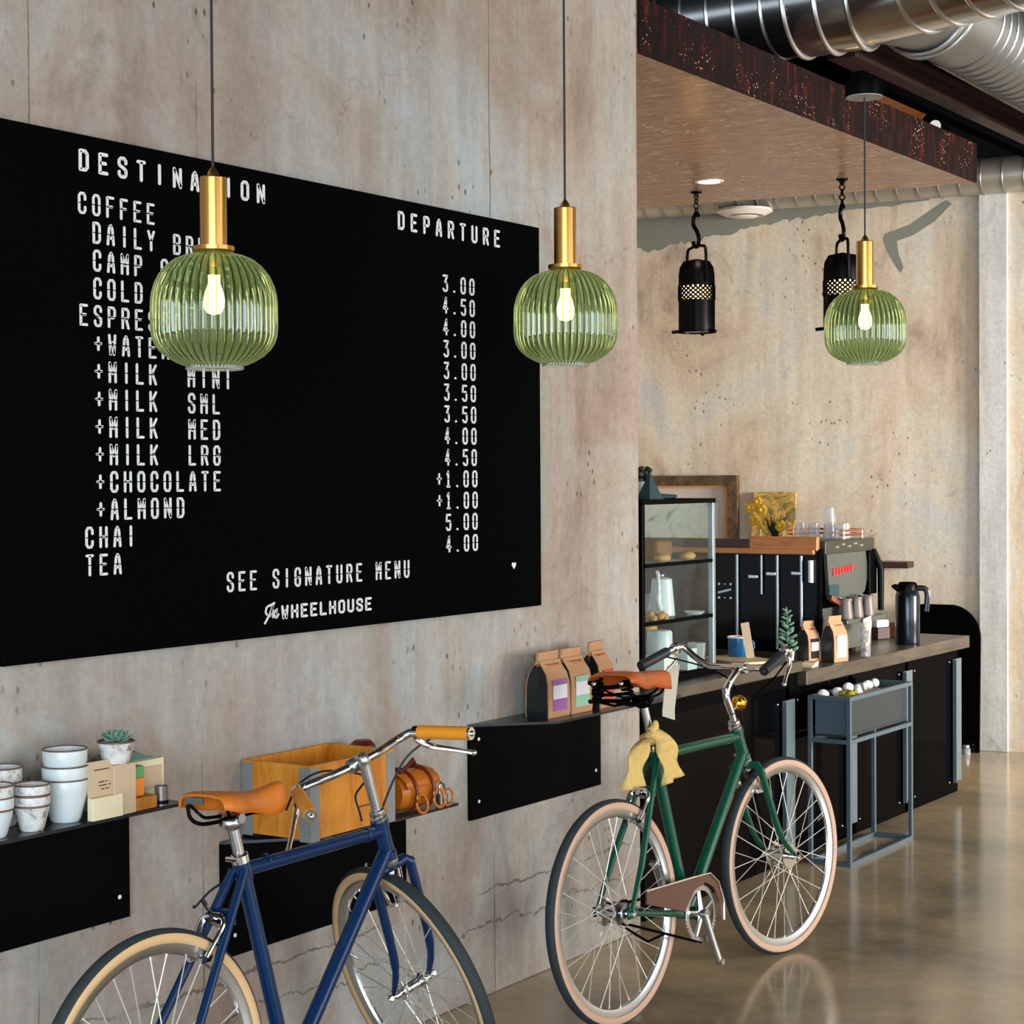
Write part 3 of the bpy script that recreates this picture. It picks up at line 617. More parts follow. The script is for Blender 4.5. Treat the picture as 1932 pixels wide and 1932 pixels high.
# ------------------------------------------------------------------ bicycles
RW, TR = 0.34, 0.0185
def bicycle(label, P, col, wall_mat, grip, saddle_mat, kind):
    ox, oy, psi, phi, dl, bu, bv, su, sv, tu, tv, hu, hv, rk = P
    t = thing('bicycle', label, 'bicycle')
    h = Vector((sin(psi), cos(psi), 0)); l = Vector((-cos(psi), sin(psi), 0)); up = Vector((0, 0, 1))
    U2 = up * cos(phi) + l * sin(phi); L2 = l * cos(phi) - up * sin(phi)
    t.matrix_world = Matrix(((h.x, L2.x, U2.x, ox), (h.y, L2.y, U2.y, oy), (h.z, L2.z, U2.z, 0.0), (0, 0, 0, 1)))
    V = lambda u, v, s=0.0: Vector((u, s, v))
    a = Vector((hu - tu, 0, hv - tv)).normalized(); n = Vector((-a.z, 0, a.x)); n = n if n.x > 0 else -n
    tt = (RW - hv - n.z * rk) / a.z
    HB, HT, SCp, BBp, RH = V(hu, hv), V(tu, tv), V(su, sv), V(bu, bv), V(0, RW)
    FH = HB + a * tt + n * rk
    Rm = Matrix.Rotation(-dl, 3, a)
    FT = lambda p: HB + Rm @ (p - HB)
    # frame
    f = MB()
    f.cyl(HT, HB, 0.0205, n=18); f.cyl(HT, HT + a * 0.02, 0.0235, n=18); f.cyl(HB - a * 0.02, HB, 0.0235, n=18)
    std = (SCp - BBp).normalized()
    f.cyl(BBp, SCp + std * 0.02, 0.0178, n=16)
    f.cyl(SCp - std * 0.004, HT + a * 0.03, 0.0165, n=16); f.cyl(HB - a * 0.025, BBp, 0.0192, n=16)
    f.cyl(BBp + V(0, 0, .036), BBp - V(0, 0, .036), 0.021, n=18)
    f.cyl(SCp - std * 0.03, SCp + std * 0.022, 0.0205, n=16)
    for sg in (1, -1):
        f.tube([SCp + V(-0.012, -0.004, .017 * sg), V(0.30 * su, RW + (sv - RW) * 0.30, .056 * sg), V(0, RW, .063 * sg)], [0.0112, 0.0102, 0.007], 12)
        f.tube([BBp + V(-0.01, 0, .028 * sg), V(bu * 0.6, bv + (RW - bv) * 0.4, .044 * sg), V(0, RW, .063 * sg)], [0.012, 0.011, 0.007], 12)
        f.obox(V(0.004, RW, .063 * sg), (0.045, 0.006, 0.03), 0)
    br = RH + (SCp - RH).normalized() * 0.395
    f.prism([(-0.036, -0.012), (0.036, -0.012), (0.03, 0.022), (-0.03, 0.022)], lambda u, v: br + V(-0.006, v, u), lambda u, v: br + V(0.008, v, u))
    f.build('frame', col, t)
    if kind == 'green':
        for q in (0.17, 0.83): MB().cyl(HB + (BBp - HB) * (q - 0.012), HB + (BBp - HB) * (q + 0.004), 0.0208, n=16).build('cable_clip', M['chrome'], t)
        pts = [HB + (BBp - HB) * q for q in (0.24, 0.55)]
        MB().tube([p + V(-0.012, 0, -0.0155) for p in pts], 0.003, 6).build('gold_line', M['bell_brass'], t)
    # fork
    def front(): return MB(FT)
    fk = front(); cr_ = HB + a * 0.028
    fk.cyl(HB, cr_, 0.02, n=16)
    fk.tube([cr_ + V(0, -0.012, .060), cr_ + V(0, 0.004, .045), cr_ + V(0, 0.006, -.045), cr_ + V(0, -0.012, -.060)], 0.014, 12)
    Lf = (FH - cr_).dot(a)
    for sg in (1, -1):
        s_ = V(0, 0, .058 * sg)
        fk.tube(spl([cr_ + s_, cr_ + a * Lf * 0.45 + s_, cr_ + a * Lf * 0.75 + n * rk * 0.22 + s_, FH + s_ - a * 0.008], 5), [0.0125] * 6 + [0.0115] * 4 + [0.0095] * 3 + [0.008, 0.0075, 0.007], 12)
    fk.build('fork', col, t)
    # headset and stem
    hs = MB(); hs.lathe([(0.0, 0.0), (0.022, 0.0), (0.023, 0.008), (0.018, 0.012), (0.021, 0.018), (0.02, 0.028), (0.013, 0.03)], HT, 20, -a); hs.build('headset', M['alu'], t)
    hs = MB(); hs.lathe([(0.0, 0.0), (0.023, 0.0), (0.023, 0.012), (0.019, 0.02)], HB, 20, a); hs.build('headset', M['alu'], t)
    st = front()
    if kind == 'green':
        e1 = V(.742, .945); cl = V(.832, 1.013); q0 = HT - a * 0.02
        st.tube([q0, V(.775, .86)], 0.0112, 14); st.tube(spl([V(.772, .865), V(.748, .915), V(.752, .948), V(.79, .985), cl], 6), 0.0125, 14); st.cyl(V(.745, .925), V(.738, .95), 0.010, n=12)
    else:
        cl = V(.79, .950); q0 = HT - a * 0.02
        st.tube([q0, q0 - a * 0.10], 0.0128, 14); st.tube(spl([q0 - a * 0.09, q0 - a * 0.135 , V(.755, .957), cl], 6), [0.0142] * 12 + [0.0165] * 7, 14); st.cyl(q0 - a * 0.13, q0 - a * 0.155, 0.010, n=12)
    st.cyl(cl + V(0, 0, .026), cl - V(0, 0, .026), 0.019, n=18)
    st.build('stem', M['alu'] if kind != 'green' else M['chrome'], t)
    # handlebar
    def bar_pts(sg):
        if kind == 'green': q = [(.832, 1.013, 0), (.832, 1.013, .07), (.822, 1.016, .125), (.818, 1.045, .18), (.81, 1.074, .215), (.785, 1.079, .228), (.748, 1.071, .234), (.617, 1.031, .252)]
        else: q = [(.79, .95, 0), (.795, .95, .06), (.812, .952, .11), (.82, .955, .15), (.808, .957, .18), (.79, .954, .19), (.759, .945, .199), (.646, .905, .246)]
        return [V(u, v, s * sg) for u, v, s in q]
    L_, R_ = bar_pts(1), bar_pts(-1)
    hb = front(); hb.tube(spl(list(reversed(L_)) + R_[1:], 6), 0.0112, 14)
    bar = hb.build('handlebar', M['chrome'], t)
    for q in (L_, R_):
        d = (q[-1] - q[-2]).normalized(); a0 = q[-2] + d * (0.012 if kind == 'green' else -0.02); a1 = q[-1] + d * 0.004
        g = front(); k = [a0 + (a1 - a0) * i / 16 for i in range(17)]
        rr = [0.0165 * (1.0 + (0.07 if i % 2 else 0)) * (0.92 if i in (0, 16) else 1) for i in range(17)]
        if kind != 'green': rr = [0.0172 * (1.0 + (0.03 if i % 2 else 0)) for i in range(17)]
        gr = g.tube(k, rr, 16).build('grip', grip, bar)
        e = front(); e.cyl(a1, a1 + d * 0.007, 0.0165, n=16); e.ball(a1 + d * 0.007, 0.008, n=10, m=6); e.build('bar_end', M['chrome'] if kind != 'green' else M['black_rubber'], bar)
        # brake lever
        lv = front(); c0 = q[-2] + d * (-0.028) ; dn = V(0.012, -0.022, 0)
        lv.cyl(c0 - d * 0.008, c0 + d * 0.01, 0.0165, n=14); lv.tube([c0, c0 + V(0.014, -0.014, 0), c0 + V(0.012, -0.026, 0)], [0.011, 0.012, 0.009], 10)
        dd = (d * 0.9 + V(0.0, -0.42, 0)).normalized()
        tip = V(.736, .843, .293 * (1 if q is L_ else -1)) if kind != 'green' else V(.718, .975, .255 * (1 if q is L_ else -1)); dd = (tip - c0 - dn) / 0.115; da = dd.normalized()
        lv.tube(spl([c0 + dn, c0 + dn + V(0.010, -0.006, 0) + dd * 0.030, c0 + dn + dd * 0.075 + V(0.003, -0.003, 0), tip], 5), [0.008, 0.0075, 0.007, 0.007, 0.0065, 0.006, 0.0055, 0.0055, 0.005, 0.005, 0.0045, 0.0045, 0.0045, 0.0045, 0.005, 0.005], 10, flat=1.4)
        lv.ball(tip, 0.008, n=12, m=8); lv.build('brake_lever', M['chrome'], bar)
    # wheels
    def wheel(c, T, hub_r):
        rim = MB(T); prof = [(0.287, -0.007), (0.296, -0.0105), (0.312, -0.0115), (0.313, -0.008), (0.3, -0.006), (0.3, 0.006), (0.313, 0.008), (0.312, 0.0115), (0.296, 0.0105), (0.287, 0.007), (0.284, 0)]
        rim.lathe(prof, c, 72, (0, 1, 0), close=True)
        wh = rim.build('wheel', M['alu'], t)
        ty = MB(T); pr = [(RW - TR + (TR + 0.0012) * cos(radians(x)), (TR + 0.0012) * sin(radians(x))) for x in range(-60, 61, 10)] + [(RW - TR + (TR - 0.004) * cos(radians(x)), (TR - 0.004) * sin(radians(x))) for x in (60, 0, -60)]
        ty.lathe(pr, c, 96, (0, 1, 0), close=True); ty.build('tyre', M['tread'], wh)
        for sg in (1, -1):
            sw = MB(T); pr = [(RW - TR + TR * cos(radians(x)), sg * TR * sin(radians(x))) for x in range(54, 142, 11)]
            sw.lathe(pr + [(r_ + 0.001, z_ - sg * 0.004) for r_, z_ in reversed(pr)], c, 96, (0, 1, 0), close=True); sw.build('sidewall', wall_mat, wh)
        hb_ = MB(T); k = hub_r; core = 0.95 if kind == 'green' else 0.72
        hb_.lathe([(0.0, -0.036), (k * 1.25, -0.036), (k * 1.3, -0.031), (k, -0.026), (k * core, -0.020), (k * core, 0.020), (k, 0.026), (k * 1.3, 0.031), (k * 1.25, 0.036), (0.0, 0.036)], c, 24, (0, 1, 0))
        hb_.cyl(c + V(0, 0, -.078), c + V(0, 0, .078), 0.0045, n=10)
        for sg in (1, -1): hb_.cyl(c + V(0, 0, .067 * sg), c + V(0, 0, .075 * sg), 0.010, n=6); hb_.cyl(c + V(0, 0, .04 * sg), c + V(0, 0, .058 * sg), 0.011, n=12)
        hb_.build('hub', M['chrome'], wh)
        for i in range(32):
            sd = 1 if i % 2 else -1; th = 2 * pi * i / 32; off = radians(62) * (1 if (i // 2) % 2 else -1)
            fl = c + V(cos(th + off) * k * 1.15, sin(th + off) * k * 1.15, .031 * sd); ri = c + V(cos(th) * 0.289, sin(th) * 0.289, .002 * sd)
            m_ = MB(T); m_.tube([fl, fl + (ri - fl) * 0.955, fl + (ri - fl) * 0.956, ri], [0.0016, 0.0016, 0.0024, 0.0024], 6); m_.build('spoke', M['spoke'], wh)
        vv = MB(T); q = 0.35; vv.cyl(c + V(cos(q) * 0.286, sin(q) * 0.286), c + V(cos(q) * 0.25, sin(q) * 0.25), 0.003, n=8); vv.build('valve', M['chrome'], wh)
        return wh
    wheel(RH, None, 0.034 if kind == 'green' else 0.02)
    wheel(FH, FT, 0.034 if kind == 'green' else 0.018)
    # brakes
    def brake(c, fw, upv, T, name='brake_caliper'):
        b_ = MB(T); s_ = Vector((0, 1, 0)); c = c + fw * 0.018
        for sg in (1, -1):
            b_.tube(spl([c + upv * 0.012, c + s_ * 0.022 * sg + upv * 0.010, c + s_ * 0.034 * sg - upv * 0.012, c + s_ * 0.022 * sg - upv * 0.085], 5), 0.0062, 10, flat=1.4)
            b_.tube(spl([c + upv * 0.012, c + s_ * 0.03 * sg + upv * 0.026, c + s_ * 0.056 * sg + upv * 0.045], 4) if sg > 0 else [c, c + upv * 0.012], 0.0055, 8)
            b_.obox(c + s_ * 0.018 * sg - upv * 0.087 - fw * 0.008, (0.042, 0.010, 0.011), 0)
        b_.cyl(c - fw * 0.02, c + fw * 0.012, 0.008, n=10); return b_.build(name, M['chrome'], t)
    brake(br + V(-0.014, -0.01), (RH - SCp).cross(Vector((0, 1, 0))).normalized() * (1 if (RH - SCp).cross(Vector((0, 1, 0))).x < 0 else -1), (SCp - RH).normalized(), None)
    brake(cr_ + V(0.01, -0.012), n, -a, FT)
    # crankset
    c = BBp + V(0, 0, -.052)
    ck = MB(); ck.lathe([(0.074, -0.002), (0.088, -0.002), (0.09, 0.0), (0.088, 0.002), (0.074, 0.002)], c, 48, (0, 1, 0), close=True)
    for k in range(44):
        q = 2 * pi * k / 44; ck.obox(c + V(cos(q) * 0.0915, sin(q) * 0.0915), (0.006, 0.003, 0.005), Matrix.Rotation(-q, 3, 'Y'))
    for k in range(5):
        q = 2 * pi * k / 5 + 0.4; ck.tube([c, c + V(cos(q) * 0.076, sin(q) * 0.076)], [0.011, 0.007], 8)
    ck.build('chainring', M['alu'], t)
    for sg, ang in ((-1, radians(-73)), (1, radians(107))):
        s0_ = BBp + V(0, 0, .05 * sg); e_ = BBp + V(cos(ang) * 0.168, sin(ang) * 0.168, .078 * sg)
        m_ = MB(); m_.tube([s0_ + V(0, 0, .012 * sg), s0_ * 0.5 + e_ * 0.5 + V(0, 0, .006 * sg), e_], [0.016, 0.0125, 0.013], 12); m_.cyl(s0_ - V(0, 0, .02 * sg), s0_ + V(0, 0, .026 * sg), 0.016, n=14); m_.cyl(e_ - V(0, 0, .008 * sg), e_ + V(0, 0, .016 * sg), 0.0105, n=12)
        m_.build('crank_arm', M['alu'], t)
    chn = MB(); cg = RH + V(0, 0, -.048)
    chn.tube([cg + V(0, .033), c + V(-0.01, .09)], 0.0042, 6); chn.tube([cg + V(0, -.033), c + V(-0.01, -.09)], 0.0042, 6)
    chn.build('chain', M['black'], t)
    MB().lathe([(0.0, -0.004), (0.033, -0.003), (0.036, 0), (0.033, 0.003), (0.0, 0.004)], cg, 22, (0, 1, 0)).build('rear_cog', M['alu'], t)
    if kind == 'green':
        pg = [(0.085, 0.352), (0.09, 0.392), (bu - 0.02, bv + 0.125), (bu + 0.045, bv + 0.122), (bu + 0.095, bv + 0.085), (bu + 0.12, bv + 0.02), (bu + 0.115, bv - 0.04), (bu + 0.10, bv - 0.04), (bu + 0.098, bv + 0.02), (bu + 0.07, bv + 0.072), (bu + 0.02, bv + 0.098), (bu - 0.05, bv + 0.085), (bu - 0.115, bv + 0.03)]
        g = MB(); g.prism(pg, lambda u, v: V(u, v, -.066), lambda u, v: V(u, v, -.060)); gd = g.build('chain_guard', M['guard'], t, smooth=0)
        e = MB(); e.tube([V(u, v, -.0675) for u, v in pg[1:7]], 0.0038, 8); e.build('guard_edge', M['chrome'], gd)
        tn = MB(); tn.tube([V(-0.02, .30, -.055), V(0.02, .275, -.058), V(0.10, .235, -.05), V(0.23, .232, -.03)], 0.004, 6); tn.build('brake_cable', M['black'], t)
    # seat post, saddle
    if kind == 'green': tp = V(.234, .955)
    else: tp = V(.272, .875)
    m_ = MB(); m_.cyl(SCp + std * 0.01, tp, 0.0135, n=16); m_.build('seat_post', M['alu'], t)
    m_ = MB(); m_.lathe([(0.0165, -0.012), (0.021, -0.01), (0.021, 0.008), (0.0165, 0.01)], SCp + std * 0.026, 18, std); m_.cyl(SCp + std * 0.026 + V(-0.025, 0, .018), SCp + std * 0.026 + V(-0.025, 0, -.018), 0.006, n=10); m_.build('seat_collar', M['chrome'], t)
    m_ = MB(); m_.ball(tp, 0.026, (1.2, 1.1, 0.8), 16, 10); m_.cyl(tp + V(0, .01, .034), tp + V(0, .01, -.034), 0.012, n=12)
    m_.build('seat_clamp', M['alu'] if kind != 'green' else M['black'], t)
    # leather top: rows across the saddle from rear to nose
    if kind == 'green': S_ = [(0.055, .080, 1.060, .022), (.085, .082, 1.066, .034), (.13, .074, 1.062, .046), (.18, .060, 1.054, .046), (.25, .034, 1.048, .040), (.32, .024, 1.044, .046), (.37, .019, 1.040, .050), (.385, .012, 1.032, .042)]
    else: S_ = [(.178, .070, .952, .024), (.20, .078, .956, .034), (.24, .070, .951, .040), (.29, .046, .940, .036), (.34, .028, .935, .042), (.39, .021, .938, .058), (.43, .018, .944, .058), (.446, .011, .938, .044)]
    rows_ = []
    for (u, hw, zt, dp) in S_:
        r_ = []
        for k in range(15):
            x = -1 + 2 * k / 14
            if abs(x) < 0.62: s_ = x / 0.62 * hw * 0.86; z_ = zt - 0.008 * (x / 0.62) ** 2 - 0.004 * (1 - abs(x)) * (1 if hw > .05 else 0)
            else:
                q = (abs(x) - 0.62) / 0.38; s_ = math.copysign(hw * (0.86 + 0.16 * math.sin(q * pi / 2) - 0.03 * q), x); z_ = zt - 0.008 - dp * q
            r_.append(V(u, z_, s_))
        rows_.append(r_)
    rows2 = []
    for k in range(15):
        rows2.append(spl([r_[k] for r_ in rows_], 4))
    sd = MB(); sd.grid(rows2); sad = sd.build('saddle', saddle_mat, t, smooth=60, solid=0.006)
    ra = MB(); zr = -0.062 if kind == 'green' else -0.052
    u0, uN = S_[0][0], S_[-1][0]
    for sg in (1, -1):
        ra.tube(spl([V(uN - 0.02, S_[-1][2] - 0.02, .006 * sg), V(uN - 0.06, S_[-2][2] + zr, .014 * sg), V(tp.x + 0.02, tp.z + 0.014, .022 * sg), V(tp.x - 0.05, tp.z + 0.016, .024 * sg), V(u0 + 0.04, S_[0][2] - 0.055, .045 * sg), V(u0 + 0.015, S_[0][2] - 0.022, .06 * sg)], 5), 0.0038, 8)
    ra.build('saddle_rails', M['black'], sad)
    if kind == 'green':
        for sg in (1, -1):
            cs = MB(); b0 = V(.07, .985, .055 * sg); cs.tube([b0 + V(cos(k * 0.7) * 0.017, k * 0.0014 - 0.005, sin(k * 0.7) * 0.017) for k in range(46)], 0.0036, 6); cs.build('saddle_spring', M['black'], sad)
        fr = MB(); fr.tube(spl([V(.05, .975, -.075), V(.035, .978, 0), V(.05, .975, .075)], 8), 0.0065, 8); fr.tube(spl([V(.055, 1.032, -.076), V(.045, 1.018, 0), V(.055, 1.032, .076)], 8), 0.0065, 8); fr.tube(spl([V(.06, 1.0, -.07), V(.05, .995, 0), V(.06, 1.0, .07)], 8), 0.005, 8)
        fr.tube([V(.045, .972, .03), V(.12, .955, .03), tp + V(0, 0, .02)], 0.004, 8); fr.tube([V(.045, .972, -.03), V(.12, .955, -.03), tp + V(0, 0, -.02)], 0.004, 8)
        fr.build('spring_frame', M['black'], sad)
        for sg in (1, -1): MB().ball(V(.046, 1.03, .05 * sg), 0.009, n=10, m=6).build('rivet', M['chrome'], sad)
    else:
        for q in (-.03, .0, .03): MB().ball(V(.182, .949, q), 0.006, (0.6, 1, 1), 10, 6).build('rivet', M['copper'], sad)
        pl_ = MB(); pl_.obox(V(.176, .936, .022), (0.003, 0.06, 0.015), 0); pl_.build('badge_plate', M['alu'], sad)
        lp = MB(); lp.tube(spl([V(.18, .925, .045), V(.182, .895, .04), V(.20, .880, .02), V(.265, .882, 0)], 6), 0.0045, 8); lp.build('bag_loop', M['black'], sad)
    # cables
    if kind == 'green':
        pass
        b_ = MB(FT); b_.ball(V(.818, .893, 0), 0.026, (1, 1, 1.05), 20, 12); bl = b_.build('bell', M['bell_brass'], t)
        b_ = MB(FT); b_.ball(V(.845, .895, -.006), 0.007, n=10, m=6); b_.cyl(V(.77, .875, 0), V(.80, .885, 0), 0.009, n=10); b_.build('bell_knob', M['chrome'], bl)
        cb = MB(); cb.tube(spl([FT(V(.74, 1.05, .25)), FT(V(.85, 1.0, .14)), FT(V(.86, .93, .04)), HB + V(.05, .02, .02), FT(FH + V(0, .03, .058))], 8), 0.0028, 6); cb.build('brake_cable', M['black'], t)
        cb = MB(); cb.tube(spl([FT(V(.74, 1.045, -.25)), FT(V(.86, .98, -.12)), FT(V(.86, .9, -.03)), HT + V(.045, -.03, -.02), FT(HB + n * 0.03 - a * 0.01)], 8), 0.0028, 6); cb.build('brake_cable', M['black'], t)
    else:
        cb = MB(); cb.tube(spl([FT(V(.775, .928, .238)), FT(V(.835, .965, .15)), FT(V(.835, .965, .07)), V(.80, .905, .035), V(.762, .862, .035), V(.752, .82, .015), V(su + (tu - su) * 0.88, sv + (tv - sv) * 0.88 + 0.010, 0.006), ], 8), 0.0029, 6); cb.build('brake_cable', M['black_rubber'], t)
        cb = MB(); cb.tube(spl([FT(V(.775, .925, -.238)), FT(V(.84, .90, -.16)), FT(V(.86, .82, -.06)), FT(V(.86, .76, -0.01)), FT(HB + n * 0.035 - a * 0.012)], 8), 0.0029, 6); cb.build('brake_cable', M['black_rubber'], t)
        cb = MB(); q = br + V(-0.03, .055, .05)
        q = br + V(-0.030, .030, .058); cb.tube(spl([V(su + 0.07, sv - 0.01, 0.012), V(su + .02, sv - 0.022, .035), V(su - 0.045, sv - 0.045, .055), V(su - .095, sv - .075, .060), q], 8), 0.0029, 6); cb.build('brake_cable', M['black_rubber'], t)
        for q_ in (0.16, 0.88):
            cp = SCp + (HT + a * 0.03 - SCp) * q_; m_ = MB(); m_.lathe([(0.0172, -0.004), (0.0192, -0.003), (0.0192, 0.003), (0.0172, 0.004)], cp, 16, HT + a * 0.03 - SCp); m_.ball(cp + V(0, .018, 0), 0.004, n=8, m=6); m_.build('cable_clip', M['blue_paint'], t)
    return t, FT, HB, HT, SCp, a, V
GP = [-2.779, 4.774, .061, .072, -.104, .411, .26, .281, .783, .793, .808, .837, .699, .053]
BPm = [-2.823, 2.859, .017, .042, 1.258, .431, .253, .302, .763, .808, .795, .842, .692, .052]
blue = bicycle('navy blue bicycle with tan saddle and honey leather grips, nearest the pots', BPm, M['blue_paint'], M['gum'], M['grip_tan'], M['tan_leather'], 'blue')
green = bicycle('dark green bicycle with brass bell and cloth tied under its saddle', GP, M['green_paint'], M['gum_pink'], M['dark_grip'], M['red_leather'], 'green')

# things hung on the green bicycle, built in the same frame
gt, gFT, gHB, gHT, gSC, ga, gV = green
gm = gt.matrix_world.copy()
def wspace(T=None): return (lambda p: gm @ (T(p) if T else p))
t = thing('cloth', 'yellow cloth knotted around the seat tube of the green bicycle', 'cloth')
def flap(pts, wd, side):
    rows_ = []
    for (p, w_) in zip(spl(pts, 5), [wd[0] + (wd[1] - wd[0]) * i / (5 * (len(pts) - 1)) for i in range(5 * (len(pts) - 1) + 1)]):
        rows_.append([p + side * (w_ * (k / 6 - 0.5)) + Vector((0, -0.010 * sin(k * 1.7 + p.z * 60) - 0.012, 0)) for k in range(7)])
    m = MB(wspace()); m.grid(rows_); return m
sv_ = gV(.55, .0, -.75).normalized()
flap([gV(.236, .862, -.02), gV(.25, .835, -.045), gV(.258, .785, -.055), gV(.268, .705, -.06)], (.05, .080), gV(.86, .3, -.3).normalized()).build('cloth_flap', M['towel'], t, smooth=60, solid=0.005)
flap([gV(.225, .845, -.005), gV(.175, .83, -.015), gV(.135, .775, -.015), gV(.112, .70, -.01)], (.045, .080), gV(.9, .1, -.4).normalized()).build('cloth_flap', M['towel'], t, smooth=60, solid=0.005)
m = MB(wspace()); m.ball(gV(.238, .842, -.022), 0.024, (1.1, 1.0, 1.0), 14, 10); m.tube(spl([gV(.24, .86, -.022), gV(.252, .88, -.03), gV(.25, .895, -.03)], 4), [.018, .017, .015, .014, .012, .01, .009, .007, .004], 10); m.ring(gV(.262, .842, 0), gV(-.2, 1, 0), .022, .011, 20, 8)
m.build('knot', M['towel'], t)
t = thing('price_tag', 'long beige card tag hanging from the left end of green bicycle handlebar', 'tag')
m = MB(wspace(gFT)); q = [gV(.772, 1.055, .262), gV(.772, 1.02, .262)]
rows_ = []
for i in range(9):
    z_ = 1.018 - 0.0215 * i; x_ = .768 - 0.0052 * i
    rows_.append([gV(x_ + k * 0.018 + (0.004 if i == 8 else 0), z_ - (0.016 * (k + 1) / 2 if i == 8 else 0), .236 - k * 0.013) for k in (-1, 0, 1)])
m.grid(rows_); m.build('card', M['tag_card'], t, smooth=0, solid=0.002)
m = MB(wspace(gFT)); m.tube([gV(.772, 1.076, .236), gV(.772, 1.014, .236)], 0.0015, 6); m.ring(gV(.772, 1.068, .232), gV(.9, -.2, .2), 0.014, 0.0015, 16, 6); m.build('string', M['cream_card'], t)

# ------------------------------------------------------------------ pendant lamps
def pendant(label, loc, ctop, canopy=None):
    # loc = bottom centre of the shade
    t = thing('pendant_lamp', label, 'pendant lamp', loc, 0, 'green glass pendant lamps')
    R = 0.122; H = 0.227
    pr = [(.29, 0), (.36, .02), (.48, .05), (.62, .11), (.76, .22), (.87, .36), (.94, .50), (.985, .66), (1, .80), (1, 1.0), (1, 1.2), (.985, 1.33), (.95, 1.44), (.88, 1.55), (.77, 1.65), (.62, 1.74), (.5, 1.79), (.455, 1.80), (.45, 1.84)]
    prof = [(r * R, H - z * H / 1.84) for r, z in pr]
    rib = lambda a_: 0.042 * abs(cos(22 * a_)) ** 0.8 - 0.021
    sh = MB().lathe(prof, n=264, rib=rib).build('glass_shade', M['shade'], t, smooth=50)
    MB().ring((0, 0, 0.0), (0, 0, 1), .45 * R, 0.0028, 40, 8).build('rim', M['cup_glass'], sh)
    hz = H
    hold = MB(); hold.lathe([(0, hz + .012), (.041, hz + .012), (.041, hz + .004), (.036, hz - .002), (.0255, hz - .002), (.0255, hz + .012)], n=32); hold.lathe([(.0265, hz + .012), (.0265, hz + .146), (.025, hz + .148), (0, hz + .148)], n=32)
    hold.build('brass_holder', M['brass'], t)
    MB().lathe([(0, hz + .148), (.012, hz + .148), (.010, hz + .158), (.004, hz + .166), (.002, hz + .17)], n=16).build('cord_grip', M['brass'], t)
    MB().lathe([(.03, hz), (.03, hz - .02), (.021, hz - .03), (.021, hz - .045), (0, hz - .045)], n=24).build('socket', M['brass'], t)
    MB().lathe([(0, hz - .042), (.012, hz - .045), (.012, hz - .06), (.018, hz - .078), (.021, hz - .092), (.020, hz - .106), (.014, hz - .118), (0, hz - .122)], n=20).build('bulb', M['bulb'], t)
    MB().cyl((0, 0, hz + .16), (0, 0, ctop - loc[2]), 0.0028, n=8).build('cord', M['black_rubber'], t)
    if canopy:
        z = ctop - loc[2]; MB().lathe([(0, z), (.057, z), (.058, z - .004), (.058, z - .042), (.055, z - .044)], n=40).build('canopy', M['black'], t); MB().lathe([(0, z - .044), (.0555, z - .044), (.0555, z - .047), (0, z - .047)], n=40).build('canopy_plate', M['plate_grey'], t)
    else:
        z = ctop - loc[2]; MB().lathe([(0, z), (.05, z), (.05, z - .02), (0, z - .02)], n=32).build('canopy', M['black'], t)
    l = bpy.data.lights.new('lamp_light', 'POINT'); l.energy = 2.2; l.color = (1.0, 0.86, 0.55); l.shadow_soft_size = 0.03
    lo = bpy.data.objects.new('lamp_light', l); C.objects.link(lo); lo.parent = t; lo.location = (0, 0, 0.125)
    return t
pendant('green ribbed glass pendant in front of the menu list, largest', (-2.475, 2.679, 1.879), 3.9)
pendant('green ribbed glass pendant overlapping the right edge of the menu board', (-2.302, 3.709, 1.927), 3.9)
pendant('green ribbed glass pendant with its black ceiling canopy in view, smallest', (-2.196, 5.278, 2.002), 2.862, True)

